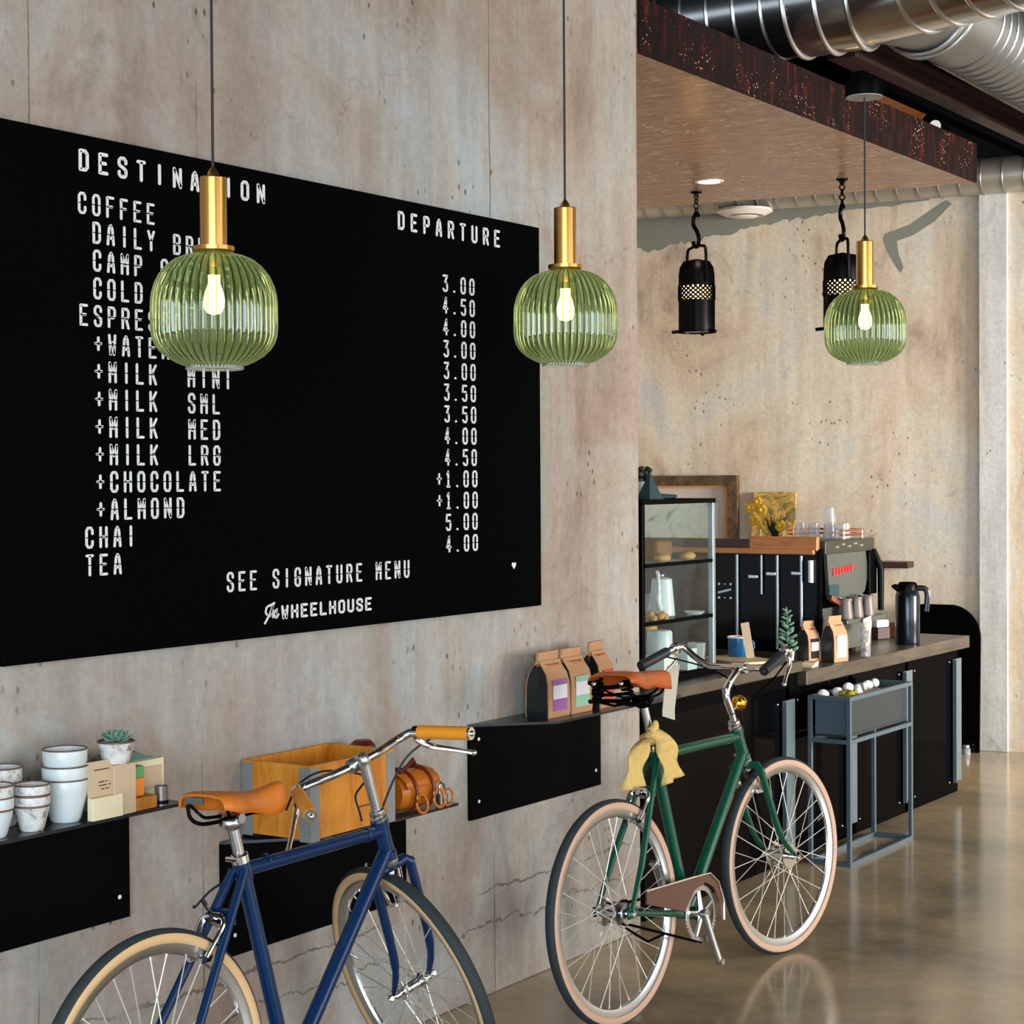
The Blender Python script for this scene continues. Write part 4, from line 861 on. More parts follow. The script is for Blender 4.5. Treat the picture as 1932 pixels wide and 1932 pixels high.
# ------------------------------------------------------------------ black lanterns on chains
def lantern(label, loc, scale, yaw, simple=False):
    t = thing('lantern', label, 'lantern', loc, yaw, 'black can lanterns on hooks')
    S = scale; r = 0.098 * S; h = 0.40 * S; za, zb = h * .44, h * .63
    b_ = MB(); b_.lathe([(r * .97, 0.004), (r * 1.0, .02), (r, za), (r * .93, za), (r * .93, .01)], n=40, close=True)
    b_.lathe([(r, zb), (r * .99, h * .78), (r * 0.93, h * .88), (r * .74, h * .96), (0, h), (0, h - .006), (r * .70, h * .945), (r * .88, h * .86), (r * .94, zb)], n=40, close=False)
    body = b_.build('body', M['black'], t)
    g = MB(); nn = 22
    for k in range(nn):
        for sg in (1, -1):
            g.tube([Vector((r * .985 * cos(2 * pi * (k + sg * q * 0.55) / nn * 1.0), r * .985 * sin(2 * pi * (k + sg * q * 0.55) / nn), za + (zb - za) * q / 6)) for q in range(7)], 0.0056 * S, 5)
    g.build('perforated_band', M['black'], t)
    MB().lathe([(r * .80, za - .03), (r * .80, zb + .03)], n=30).build('frosted_tube', M['frosted'], t)
    f_ = MB(); f_.lathe([(r * .96, 0), (r * 1.05, 0), (r * 1.05, .012), (r * .96, .012)], n=40, close=True)
    for q in range(3): f_.tube([Vector((cos(q * 2.1 + .3), sin(q * 2.1 + .3), .006 / r)) * r, Vector((cos(q * 2.1 + .3) * 1.42, sin(q * 2.1 + .3) * 1.42, .002 / r)) * r], 0.009 * S, 8)
    f_.build('bottom_flange', M['black'], t)
    MB().lathe([(0, .006), (r * .9, .006), (r * .9, .012), (0, .012)], n=30).build('inner_reflector', M['bell_brass'], t)
    MB().ball((0, 0, (za + zb) / 2 + .015), 0.034 * S, (1, 1, 1.2), 16, 10).build('bulb', M['lantern_bulb'], t)
    bh = MB(); bz = h * 1.16; bh.tube(spl([(-r * 1.06, 0, h * .66), (-r * 1.06, 0, h * .95), (-r * .98, 0, bz * .97), (-r * .6, 0, bz), (0, 0, bz + .005), (r * .6, 0, bz), (r * .98, 0, bz * .97), (r * 1.06, 0, h * .95), (r * 1.06, 0, h * .66)], 5), 0.008 * S, 8); bh.build('bail_handle', M['black'], t)
    hk = MB(); z0 = bz + .01
    hk.tube(spl([(-.035, 0, z0 + .02), (-.02, 0, z0 - .004), (.012, 0, z0 - .006), (.028, 0, z0 + .03), (.005, 0, z0 + .075), (-.03, 0, z0 + .11), (-.028, 0, z0 + .15), (.0, 0, z0 + .172), (.022, 0, z0 + .155)], 6), [0.011 * S] * 49, 8)
    hk.build('hook', M['black'], t)
    top = 3.2 - loc[2]; z = z0 + .168; i = 0
    ch = MB()
    while z < top - 0.005:
        ax = (1, 0, 0) if i % 2 else (0, 1, 0); m_ = MB(); ch.ring((0, 0, min(z + .017, top - .012)), ax, .0135, .0042, 14, 6); z += .026; i += 1
    ch.build('chain', M['black'], t)
    MB().disc((0, 0, top - .003), .03, 20, (0, 0, 1), .006).build('ceiling_plate', M['black'], t)
    l = bpy.data.lights.new('lantern_light', 'POINT'); l.energy = 55; l.color = (1.0, .68, .34); l.shadow_soft_size = 0.05
    lo = bpy.data.objects.new('lantern_light', l); C.objects.link(lo); lo.parent = t; lo.location = (0, 0, (za + zb) / 2 + .01)
    return t
lantern('black can lantern on a hook left of the third pendant, hanging free', (-4.640, 8.822, 2.439), 1.0, radians(-33))
lantern('black can lantern on a hook partly behind the smallest green pendant', (-3.822, 8.885, 2.42), 1.0, radians(-50))
t = thing('recessed_light', 'lit round downlight set in the brown soffit', 'ceiling light', (-4.42, 8.55, 3.2))
MB().lathe([(.058, -.004), (.075, -.004), (.076, 0.0), (.058, 0.0)], n=36, close=True).build('trim_ring', M['white_fit'], t)
MB().disc((0, 0, -.001), .058, 36, (0, 0, 1), .002).build('lit_disc', M['downlight'], t)
l = bpy.data.lights.new('downlight_spot', 'SPOT'); l.energy = 25; l.spot_size = radians(95); l.spot_blend = .6; l.color = (1, .78, .5); l.shadow_soft_size = .05
lo = bpy.data.objects.new('downlight_spot', l); C.objects.link(lo); lo.location = (-4.42, 8.55, 3.19)

# ------------------------------------------------------------------ the counter
t = thing('counter', 'long black glossy panelled coffee counter with grey steel posts', 'counter', (-3.3, 5.84, 0))
def L(x0, x1, y0, y1, z0, z1, mb=None):
    return (mb or MB()).box(x0 + 3.3, x1 + 3.3, y0 - 5.84, y1 - 5.84, z0, z1)
L(-4.50, -3.33, 5.86, 9.16, 0.03, .765).build('carcass', M['black'], t, smooth=0)
ps = [5.885, 7.105, 7.776, 8.462, 9.15]
for i in range(4):
    y0, y1 = ps[i], ps[i + 1]
    pn = L(-3.33, -3.312, y0 - .02, y1 + .02, 0.02, .765).build('front_panel', M['panel_black'], t, smooth=0)
    for y in (y0 + .10, y1 - .10):
        for z in (.08, .70): MB().ball((-.010, y - 5.84, z), .006, (.6, 1, 1), 8, 6).build('bolt', M['alu'], pn)
for i, y in enumerate(ps[1:]):
    m = MB(); L(-3.312, -3.285, y - .070, y - .062, .075, .71, m); L(-3.312, -3.304, y - .070, y + .058, .075, .71, m)
    m.build('steel_post', M['post_steel'], t, smooth=0)
o = MB().box(-4.55, -3.28, 5.86, 7.19, .825, .87).build('worktop', M['counter_top'], smooth=0, bevel=.004); tag(o, 'raised brown worktop under the glass cabinet at the near end of the counter', 'worktop')
L(-4.50, -3.30, 5.88, 7.18, .7655, .8245).build('worktop_support', M['black'], t, smooth=0)
o = MB().box(-4.55, -3.262, 7.192, 9.215, .7655, .827).build('worktop', M['counter_top'], smooth=0, bevel=.004); tag(o, 'long brown worktop under the espresso machine at the far end of the counter', 'worktop')
CT, CR = .827, .87

# planter stand in front of the counter
t = thing('planter_stand', 'slim blue-grey metal planter stand against the black counter', 'stand', (-3.085, 7.228, 0))
W_, Ln, Hh, b = .178, .70, .722, .009
for x in (0, -W_):
    for y in (0, Ln): MB().box(x - b, x + b, y - b, y + b, 0, Hh).build('leg', M['stand_grey'], t, smooth=0, bevel=.0015)
for z in (b, .53, Hh - b):
    for x in (0, -W_): MB().box(x - b * .9, x + b * .9, b, Ln - b, z - b, z + b).build('rail', M['stand_grey'], t, smooth=0)
    for y in (0, Ln): MB().box(-W_ + b, -b, y - b * .9, y + b * .9, z - b, z + b).build('rail', M['stand_grey'], t, smooth=0)
tr = MB(); tr.box(-W_ + .016, -.016, .016, Ln - .016, .545, .555)
MB().box(-.022, -.016, .0222, Ln - .0222, .556, .712).build('tray_side', M['stand_shaded'], t, smooth=0); MB().box(-W_ + .016, -W_ + .022, .0222, Ln - .0222, .556, .712).build('tray_side', M['stand_shaded'], t, smooth=0)
MB().box(-W_ + .016, -.016, .016, .022, .556, .712).build('tray_end', M['stand_grey'], t, smooth=0); MB().box(-W_ + .016, -.016, Ln - .022, Ln - .016, .556, .712).build('tray_end', M['stand_grey'], t, smooth=0)
tr.build('tray_base', M['stand_shaded'], t, smooth=0)
MB().box(-W_ + .022, -.022, .022, Ln - .022, .690, .696).build('tray_floor', M['stand_shaded'], t, smooth=0)
for k, (x, y, rz, ln, nm) in enumerate([(-3.235, 7.30, .5, .052, 'white rounded clay piece at the near left corner of the planter tray'), (-3.215, 7.405, .2, .05, 'white rounded clay piece left of the moss in the planter tray'), (-3.205, 7.50, 1.2, .055, 'white clay piece lying highest behind the moss in the tray'),
     (-3.185, 7.56, .9, .032, 'small white clay piece right behind the moss in the tray'), (-3.14, 7.45, .3, .045, 'white clay piece just right of the moss at the tray front'), (-3.19, 7.64, .6, .024, 'smallest white clay pebble in the planter tray'), (-3.205, 7.72, 1.3, .06, 'white clay piece second from the far end of the tray'), (-3.21, 7.81, 1.4, .05, 'white clay piece at the far end of the planter tray')]):
    zc = .696 + .0225 if k != 2 else .696 + .034
    o = MB(); o.ball((0, 0, 0), .021, (ln / .042, 1, 1.05), 16, 10); o = o.build('clay_piece', M['white_clay']); o.location = (x, y, zc); o.rotation_euler = (0, 0.15 * (-1) ** k, rz); tag(o, nm, 'ornament', 'white clay pieces in the planter tray')
m = MB()
for k in range(60):
    a_ = random.random() * 6.28; r_ = random.random() * .036; m.ball((r_ * cos(a_), r_ * sin(a_) * 1.2, .008 + random.random() * .02), .008 + random.random() * .005, n=7, m=5)
o = m.build('moss_clump', M['moss']); o.location = (-3.150, 7.375, .697); tag(o, 'yellow green moss clump in the planter tray', 'moss')
o = MB().box(-.035, .035, -.06, .06, 0, .004).build('paper_card', M['kraft_card'], smooth=0); o.location = (-3.145, 7.60, .706); o.rotation_euler = (0.05, -.12, .15); tag(o, 'pinkish paper card lying in the planter tray', 'card')

# glass display cabinet
t = thing('display_cabinet', 'glass display cabinet with steel posts on the raised counter end', 'cabinet', (-3.385, 5.984, CR))
cw, cl, chh = .36, .572, .692
for x, y, mt, th in ((0, 0, 'black', .010), (0, cl, 'steel', .011), (-cw, 0, 'steel', .008), (-cw, cl, 'steel', .008)):
    MB().box(x - th, x + th, y - th, y + th, 0, chh).build('post', M[mt], t, smooth=0, bevel=.002)
MB().box(-cw - .012, .012, -.012, cl + .012, chh - .006, chh + .012).build('top_frame', M['black'], t, smooth=0)
MB().box(-cw - .012, .012, -.012, cl + .012, 0, .025).build('base', M['black'], t, smooth=0)
for z in (.235, .455):
    sh = MB().box(-cw, .004, 0, cl, z - .004, z + .004).build('shelf', M['pane'], t, smooth=0); MB().box(.004, .010, 0, cl, z - .007, z + .007).build('shelf_edge', M['black'], sh, smooth=0)
MB().box(-.002, .002, .011, cl - .011, .03, chh - .012).build('pane', M['pane'], t, smooth=0)
MB().box(-cw + .008, -.01, -.002, .002, .03, chh - .012).build('pane', M['pane'], t, smooth=0)
MB().box(-cw + .008, -.01, cl - .002, cl + .002, .03, chh - .012).build('pane', M['pane'], t, smooth=0)
zs2, zs1, zb0 = CR + .4592, CR + .2392, CR + .0252
# cabinet contents
o = MB().box(-.07, .07, -.065, .065, 0, .085).build('loaf', M['bread'], bevel=.02, seg=3); o.location = (-3.54, 6.33, zs2); tag(o, 'dark brown loaf on the top shelf of the glass cabinet', 'bread')
for k, (x, y) in enumerate(((-3.424, 6.215), (-3.424, 6.42))):
    m = MB(); m.ball((0, 0, .018), .028, (1.15, 1.5, .64), 16, 10); o = m.build('pastry', M['pastry']); o.location = (x, y, zs2); tag(o, ('golden pastry left of the loaf on the top cabinet shelf', 'golden pastry at the right end of the top cabinet shelf')[k], 'pastry', 'pastries on the top cabinet shelf')
t = thing('kettle', 'white gooseneck kettle on the middle shelf of the glass cabinet', 'kettle', (-3.52, 6.385, zs1), radians(20))
MB().lathe([(0, 0), (.052, 0), (.052, .008), (.040, .145), (.030, .15), (0, .155)], n=28).build('body', M['glaze'], t)
MB().tube(spl([(0, .046, .02), (0, .10, .03), (0, .118, .075), (0, .085, .11), (0, .042, .13)], 6), .008, 10).build('handle', M['glaze'], t)
MB().tube(spl([(0, -.048, .03), (0, -.085, .06), (0, -.075, .12), (0, -.10, .17), (0, -.112, .178)], 6), [.010] * 10 + [.007] * 15, 10).build('spout', M['enamel_white'], t)
MB().ball((0, 0, .16), .010, n=12, m=8).build('lid_knob', M['chrome'], t)
m = MB(); m.lathe([(0, 0), (.028, 0), (.040, .012), (.042, .014), (.028, .006), (0, .005)], n=28); o = m.build('plate', M['glaze']); o.location = (-3.432, 6.495, zs1); tag(o, 'white plate on the middle shelf beside the kettle', 'plate')
m = MB(); [m.ball((random.uniform(-.03, .03), random.uniform(-.04, .04), random.uniform(.008, .025)), .014, n=8, m=6) for k in range(22)]; o = m.build('dried_flowers', M['pastry']); o.location = (-3.425, 6.16, zs1); tag(o, 'dried brown flowers at the left of the middle cabinet shelf', 'flowers')
m = MB(); m.lathe([(0, 0), (.028, 0), (.036, .075), (.034, .075), (.027, .004), (0, .004)], n=24); o = m.build('tumbler', M['cup_glass']); o.location = (-3.66, 6.50, zs1 + 0.001); tag(o, 'clear ribbed tumbler at the back of the middle cabinet shelf', 'glass')
m = MB(); m.lathe([(0, 0), (.048, 0), (.05, .01), (.05, .145), (.044, .155), (0, .158)], n=28); o = m.build('canister', M['glaze']); o.location = (-3.53, 6.385, zb0); tag(o, 'tall white canister at the bottom of the glass cabinet', 'jar')
t = thing('glass_jar', 'glass jar with yellow lid at the bottom of the cabinet', 'jar', (-3.64, 6.485, zb0))
MB().lathe([(0, 0), (.04, 0), (.042, .02), (.042, .13), (.036, .145)], n=24).build('jar_body', M['cup_glass'], t); MB().cyl((0, 0, .145), (0, 0, .16), .038, n=24).build('lid', M['pack_yellow'], t)
o = MB().box(-.03, .03, -.04, .04, 0, .085).build('white_box', M['glaze'], bevel=.003); o.location = (-3.435, 6.425, zb0); tag(o, 'pale square box at the bottom right of the glass cabinet', 'box')
o = MB().box(-.05, .05, -.055, .055, 0, .075).build('white_box', M['enamel_white'], bevel=.003); o.location = (-3.445, 6.23, zb0); tag(o, 'cream carton at the bottom left of the glass cabinet', 'box')
m = MB(); m.lathe([(0, .0), (.030, 0), (.036, .10), (.033, .10), (.028, .005), (0, .005)], n=20, rib=lambda a_: .05 * cos(9 * a_)); o = m.build('cut_glass', M['cup_glass']); o.location = (-3.432, 6.512, zb0); tag(o, 'cut glass tumbler beside the pale square box in the cabinet', 'glass')
# on the cabinet
ztop = CR + chh + .0125
m = MB(); m.lathe([(.001, .105), (.052, .0), (.054, .0), (.048, .003)], n=4); o = m.build('paper_cone', M['teal_cloth'], smooth=0); o.location = (-3.43, 6.13, ztop); o.rotation_euler = (0, 0, .5); tag(o, 'dark teal cone standing on top of the glass cabinet', 'cone')
t = thing('potted_plant', 'dark leaved plant in a pale pot on the glass cabinet', 'plant', (-3.60, 6.38, ztop)); t.scale = (.8, .8, .8)
MB().lathe([(0, 0), (.034, 0), (.045, .085), (.041, .085), (.036, .07), (0, .07)], n=24).build('pot', M['pot_white'], t)
m = MB()
for k in range(26):
    a_ = k * 2.4; r_ = .018 + .028 * random.random(); z_ = .09 + .06 * random.random(); m.ball((r_ * cos(a_), r_ * sin(a_), z_), .016, (1, .7, .9), 8, 6, Matrix.Rotation(a_, 3, 'Z'))
m.build('foliage', M['dark_leaf'], t)
m = MB(); [m.ball((k * .018, 0, .010), .012 - .001 * k, (1.2, 1, .8), 8, 6) for k in range(-3, 4)]; o = m.build('ribbon', M['teal_cloth']); o.location = (-3.42, 6.25, ztop); o.rotation_euler = (0, 0, 1.5); tag(o, 'crumpled dark ribbon beside the teal cone', 'ribbon')

# espresso machine
ex0, ey0, ex1, ey1 = -4.45, 7.62, -3.395, 8.24
t = thing('espresso_machine', 'large black espresso machine with wooden top rail and grey side', 'espresso machine', (ex1, ey0, CT))
def E_(x0, x1, y0, y1, z0, z1, mb=None): return (mb or MB()).box(x0 - ex1, x1 - ex1, y0 - ey0, y1 - ey0, z0 - CT, z1 - CT)
E_(ex0, ex1 - .01, ey0 + .004, ey1, CT + .03, 1.31).build('housing', M['gloss_black'], t, smooth=0)
for x in (ex0 + .08, ex1 - .08):
    for y in (ey0 + .08, ey1 - .08): MB().cyl((x - ex1, y - ey0, 0), (x - ex1, y - ey0, .032), .022, n=14).build('foot', M['black'], t)
E_(ex0, ex1 - .02, ey0 - .018, ey0 + .30, 1.305, 1.332).build('top_rail', M['machine_wood'], t, smooth=0, bevel=.004)
E_(ex1 - .34, ex1 - .005, ey0 - .012, ey0 + .02, 1.322, 1.385).build('wooden_rail', M['machine_wood'], t, smooth=0, bevel=.004)
E_(ex0, ex1 - .34, ey0 - .008, ey0 + .02, 1.332, 1.372).build('wooden_back_rail', M['dark_wood'], t, smooth=0, bevel=.003)
E_(ex1 - .012, ex1 + .004, ey0 + .004, ey0 + .028, CT + .02, 1.33).build('corner_post', M['black'], t, smooth=0)
for x, z0, z1, r_ in ((-3.801, .90, 1.30, .0085), (-3.677, 1.12, 1.30, .007), (-3.597, .87, 1.30, .0085), (-3.479, .98, 1.30, .008)):
    MB().cyl((x - ex1, -.006, z0 - CT), (x - ex1, -.006, z1 - CT), r_, n=12).build('chrome_strip', M['steel'], t)
for x, z in ((-3.715, 1.20), (-3.625, 1.215), (-3.50, 1.22)): MB().obox((x - ex1, -.012, z - CT), (.05, .012, .018), 0).build('hinge', M['alu'], t, bevel=.003)
m = MB(); m.cyl((-3.40 - ex1 - .03, -.01, 1.18 - CT), (-3.43 - ex1 + .0, -.01, 1.28 - CT), .014, n=12); m.build('steam_tap', M['alu'], t)
m = MB(); hx = -3.869 - ex1; hz_ = 1.129 - CT
for dx in (-.03, 0, .03):
    for dz in (-.032, .032): m.ball((hx + dx, .002, hz_ + dz), .0065 if dx else .004, (1, .5, 1), 10, 6)
m.tube([(hx - .033, .001, hz_ - .008), (hx + .033, .001, hz_ + .008)], .0055, 8); m.build('emblem', M['white_letter'], t)
# side facing the room
sp = ex1
def S_(y0, y1, z0, z1, d0=0.0, d1=.012, mb=None): return (mb or MB()).box(d0, d1, y0 - ey0, y1 - ey0, z0 - CT, z1 - CT)
S_(ey0 + .03, 8.22, 1.305, 1.365, -.01, .018).build('upper_panel', M['olive_rail'], t, smooth=0, bevel=.003)
for k in range(5): MB().obox((.020, .16 + k * .07, 1.335 - CT + .01 * (k % 2)), (.004, .03, .008), 0).build('vent_slot', M['alu'], t)
pnl = [(7.67, 1.305), (8.12, 1.305), (8.145, 1.20), (8.11, 1.12), (7.98, 1.06), (7.84, 1.09), (7.70, 1.10)]
MB().prism(pnl, lambda u, v: (0, u - ey0, v - CT), lambda u, v: (.016, u - ey0, v - CT)).build('side_panel', M['grey_panel'], t, smooth=0)
m = MB()
for k in range(7): m.obox((.018, .125 + k * .034, 1.222 - CT + .002 * k), (.004, .024, .030 if k else .036), Matrix.Rotation(.12, 3, 'X'))
m.build('red_badge', M['red_badge'], t, smooth=0)
S_(8.135, 8.222, 1.10, 1.302, 0, .03).build('black_cover', M['black'], t, smooth=0, bevel=.004)
S_(7.69, 7.80, 1.11, 1.165, .014, .019).build('dark_inlay', M['leaf'] if False else M['teal_cloth'], t, smooth=0)
S_(ey0 + .03, 8.22, CT + .03, 1.06, -.008, .002).build('lower_mirror', M['grey_panel'], t, smooth=0)
S_(ey0 + .12, 8.20, .985, 1.005, 0, .085).build('drip_tray', M['grey_panel'], t, smooth=0, bevel=.003)
m = MB(); m.obox((.03, .22, 1.055 - CT), (.02, .36, .022), Matrix.Rotation(-.32, 3, 'X')); m.build('copper_bar', M['copper'], t, smooth=0)
MB().ball((.03, .33, 1.09 - CT), .02, n=16, m=10).build('gauge_knob', M['chrome'], t)
MB().tube([(.02, .585, 1.31 - CT), (.05, .60, 1.22 - CT), (.05, .60, 1.02 - CT)], [.012, .016, .014], 12).build('steam_lever', M['black'], t)
MB().tube([(.0, .56, 1.10 - CT), (.02, .55, 1.0 - CT), (.015, .53, .86 - CT)], .008, 10).build('steam_wand', M['chrome'], t)
m = MB()
for z in (1.385, 1.405): m.tube([(-.32, .36, z - CT), (-.30, .56, z - CT), (-.02, .56, z - CT), (-.02, .30, z - CT)], .005, 8)
for x, y in ((-.31, .40), (-.16, .56), (-.02, .54), (-.02, .32)): m.cyl((x, y, 1.30 - CT), (x, y, 1.405 - CT), .005, n=8)
m.build('copper_gallery', M['copper'], t)
E_(ex0, ex1 - .01, ey0 + .30, ey1, 1.31, 1.318).build('back_tray', M['steel'], t, smooth=0); E_(ex1 - .35, ex1 - .025, ey0 + .30, ey1 - .08, 1.318, 1.366).build('cup_tray', M['steel'], t, smooth=0)
for k, (y, z, ro) in enumerate(((7.80, 1.006, 0), (7.92, 1.006, 0), (8.05, 1.006, 0))):
    t = thing('milk_pitcher', ('grey metal pitcher on the drip tray, nearest the machine corner', 'middle grey metal pitcher on the drip tray behind cream card', 'grey metal pitcher on the drip tray, farthest along')[k], 'pitcher', (ex1 + .048, y, z), 1.6, 'metal pitchers on the drip tray')
    MB().lathe([(0, 0), (.036, 0), (.038, .01), (.030, .075), (.034, .095), (.031, .095), (.028, .074), (.034, .008), (0, .006)], n=24).build('body', M['pitcher'], t)
    MB().tube(spl([(.033, 0, .085), (.058, 0, .075), (.055, 0, .03), (.035, 0, .02)], 5), .004, 8).build('handle', M['black'], t)
o = MB().box(-.002, .002, -.045, .045, 0, .06).build('cream_note', M['cream_card'], smooth=0); o.location = (ex1 + .094, 7.95, 1.0055 - .06); o.rotation_euler = (0.12, 0, 0); tag(o, 'cream card on the front edge of the drip tray', 'card')

# things on top of the machine
zt_ = 1.3185
def cup(label, x, y, z, tilt=0):
    m = MB(); m.lathe([(.032, 0), (.034, .0), (.026, .07), (0, .074), (0, .07), (.023, .066), (.031, .002)], n=20, rib=lambda a_: .02 * cos(10 * a_)); o = m.build('glass_cup', M['cup_glass']); o.location = (x, y, z); tag(o, label, 'glass', 'upturned glasses on the espresso machine'); return o
for k, (x, y, z, s_) in enumerate(((-3.66, 8.0, 0, 'upturned glass at the left of the group on the machine'), (-3.585, 7.99, 0, 'upturned glass second from left on the machine'), (-3.51, 8.0, 0, 'upturned glass third from left on the machine'), (-3.452, 8.0, 0, 'upturned glass at the right of the row on the machine'), (-3.55, 8.09, 0, 'upturned glass in the back row on the machine, left'), (-3.475, 8.09, 0, 'upturned glass in the back row on the machine, right'), (-3.53, 8.035, .0745, 'upturned glass stacked highest on the machine'))):
    cup(s_, x, y, 1.3665 + z)
t = thing('flower_bowl', 'small white bowl with yellow flowers and dark leaves on the machine', 'flowers', (-3.80, 8.02, zt_))
MB().lathe([(0, 0), (.03, 0), (.055, .045), (.052, .045), (.028, .006), (0, .006)], n=24).build('bowl', M['enamel_white'], t)
m = MB()
for k in range(12):
    a_ = k * 2.39; d_ = Vector((cos(a_) * .45, sin(a_) * .45, 1)).normalized(); m.tube([(0, 0, .03), d_ * .08 + Vector((0, 0, .03)), d_ * (.14 + .05 * random.random()) + Vector((0, 0, .02))], [.004, .013, .001], 6, flat=.35)
m.build('leaves', M['dark_leaf'], t)
for k, (dx, dz, r_) in enumerate(((-.10, .13, .028), (-.06, .18, .030), (-.12, .19, .026), (-.03, .12, .026), (.04, .105, .030), (-.08, .22, .024))):
    m = MB()
    for q in range(11): m.ball((dx + cos(q * .571) * r_ * .6, -.03 + .004 * (q % 2), dz + sin(q * .571) * r_ * .6), r_ * .42, (1, .45, 1), 8, 6)
    m.ball((dx, -.042, dz), r_ * .36, n=10, m=6); m.tube([(dx * .3, 0, .04), (dx, -.02, dz)], .003, 6); m.build('flower_head', M['yellow_petal'], t)

# pictures and ledge on the back wall
t = thing('wall_ledge', 'dark wooden floating ledge on the back wall behind the machine', 'shelf', bw(-2.1, 0, 1.1))
m = MB(); bbox(m, -2.1, -.40, 0, .16, 1.098, 1.135)
for i, v in enumerate(m.v): m.v[i] = v - bw(-2.1, 0, 1.1)
m.build('ledge_board', M['dark_wood'], t, smooth=0, bevel=.003)
def picmat(name, base, stops, sc, dist):
    m, nt, b = nodes(name); n_ = tex(nt, 'ShaderNodeTexNoise', mapping(nt, (1, 1, 1)), Scale=sc, Detail=7.0, Roughness=.6, Distortion=dist)
    r = ramp(nt, n_.outputs['Fac'], stops); nt.links.new(r.outputs[0], b.inputs['Base Color']); b.inputs['Roughness'].default_value = .6; return m
M['drawing'] = picmat('pale_drawing', 0, [(.30, (120, 126, 128)), (.38, (176, 180, 170)), (.5, (196, 194, 180)), (.62, (182, 188, 176)), (.72, (140, 142, 140))], 7, 1.6)
M['mat_board'] = pm('pinkish_mat_board', (190, 178, 170), .8, 0, 14, .06)
M['trees'] = picmat('autumn_canvas', 0, [(.30, (54, 66, 48)), (.42, (130, 112, 50)), (.54, (188, 148, 70)), (.68, (204, 172, 120)), (.8, (120, 140, 130))], 16, .8)
t = thing('framed_picture', 'large picture in a dark gilt frame hanging behind the glass cabinet', 'picture', bw(-2.2, 0, 1.2))
def Bx(t0, t1, o0, o1, z0, z1):
    m = MB(); bbox(m, t0, t1, o0, o1, z0, z1)
    for i, v in enumerate(m.v): m.v[i] = v - bw(-2.2, 0, 1.2)
    return m
f0, f1, g0, g1 = -2.42, -1.515, 1.19, 1.668
m = MB()
for (a0, a1, c0, c1) in ((f0, f1, g1 - .065, g1), (f0, f1, g0, g0 + .065), (f0, f0 + .065, g0 + .065, g1 - .065), (f1 - .065, f1, g0 + .065, g1 - .065)):
    q = Bx(a0, a1, .002, .055, c0, c1); m.add(q.v, q.f)
m.build('frame', M['frame_wood'], t, smooth=0, bevel=.012, seg=3)
m = MB(); k = .065
for (a0, a1, c0, c1) in ((f0 + k, f1 - k, g1 - k - .012, g1 - k), (f0 + k, f1 - k, g0 + k, g0 + k + .012), (f0 + k, f0 + k + .012, g0 + k, g1 - k), (f1 - k - .022, f1 - k, g0 + k, g1 - k)):
    q = Bx(a0, a1, .012, .036, c0, c1); m.add(q.v, q.f)
m.build('liner', M['liner'], t, smooth=0)
Bx(f0 + k, f1 - k, .008, .016, g0 + k, g1 - k).build('mat_board', M['mat_board'], t, smooth=0)
Bx(f0 + k + .05, f1 - k - .07, .016, .019, g0 + k + .012, g1 - k - .095).build('drawing', M['drawing'], t, smooth=0)
t = thing('canvas_painting', 'small canvas of yellow autumn trees leaning on the back wall ledge', 'painting', bw(-1.30, 0.1, 1.135))
m = MB()
cz0, cz1, c0_, c1_ = 1.1355, 1.56, -1.41, -1.135
def CQ(u, z, d): s_ = (z - cz0) / (cz1 - cz0); return bw(u, .09 * (1 - s_) + .006 + d, z) - bw(-1.30, .1, 1.135)
m.prism([(c0_, cz0), (c1_, cz0), (c1_, cz1), (c0_, cz1)], lambda u, v: CQ(u, v, 0), lambda u, v: CQ(u, v, .022)); m.build('canvas', M['trees'], t, smooth=0)
m = MB()
for u, w_, h_ in ((c0_ + .12, .010, .26), (c0_ + .17, .008, .24), (c0_ + .21, .009, .28), (c0_ + .06, .007, .22)):
    m.prism([(u - w_, cz0 + .01), (u + w_, cz0 + .01), (u + w_ * .6, cz0 + h_), (u - w_ * .6, cz0 + h_)], lambda a_, b_: CQ(a_, b_, .021), lambda a_, b_: CQ(a_, b_, .0235))
m.build('painted_trunks', M['kraft_card'], t, smooth=0)

# right part of the counter: thermos, bags, plants
t = thing('thermos', 'tall black thermos jug standing on the far end of the counter', 'thermos', (-3.36, 8.60, CT + .001), radians(33))
MB().lathe([(0, 0), (.058, 0), (.060, .01), (.060, .235), (.052, .262), (.046, .268), (0, .268)], n=36).build('body', M['thermos'], t)
MB().lathe([(0, .262), (.047, .262), (.048, .29), (.040, .305), (0, .308)], n=30).build('lid', M['black'], t)
MB().tube([(-.045, 0, .275), (-.066, 0, .285), (-.078, 0, .284)], [.018, .012, .006], 10).build('spout', M['black'], t)
MB().tube(spl([(.045, 0, .275), (.085, 0, .272), (.098, 0, .24), (.092, 0, .16)], 6), [.010] * 19, 10, flat=1.4).build('handle', M['thermos'], t)
t = thing('sugar_box', 'small brown wooden box with white lid left of the thermos', 'box', (-3.60, 8.80, CT + .001), radians(-20))
MB().box(-.045, .045, -.045, .045, 0, .06).build('box_body', M['dark_wood'], t, smooth=0, bevel=.003)
MB().box(-.04, .04, -.045, .045, .06, .098).build('lid', M['enamel_white'], t, bevel=.008)
o = MB().box(-.03, .03, -.03, .03, 0, .075).build('wooden_block', M['bread'], bevel=.004); o.location = (-3.55, 8.94, CT + .001); tag(o, 'small brown block between the sugar box and the thermos', 'box')
t = thing('sugar_cylinder', 'clear glass cylinder of wrapped sugar sticks at the counter edge', 'jar', (-3.289, 7.895, CT + .001))
MB().lathe([(0, 0), (.024, 0), (.024, .16), (.022, .16), (.022, .004), (0, .004)], n=24).build('cylinder', M['cup_glass'], t)
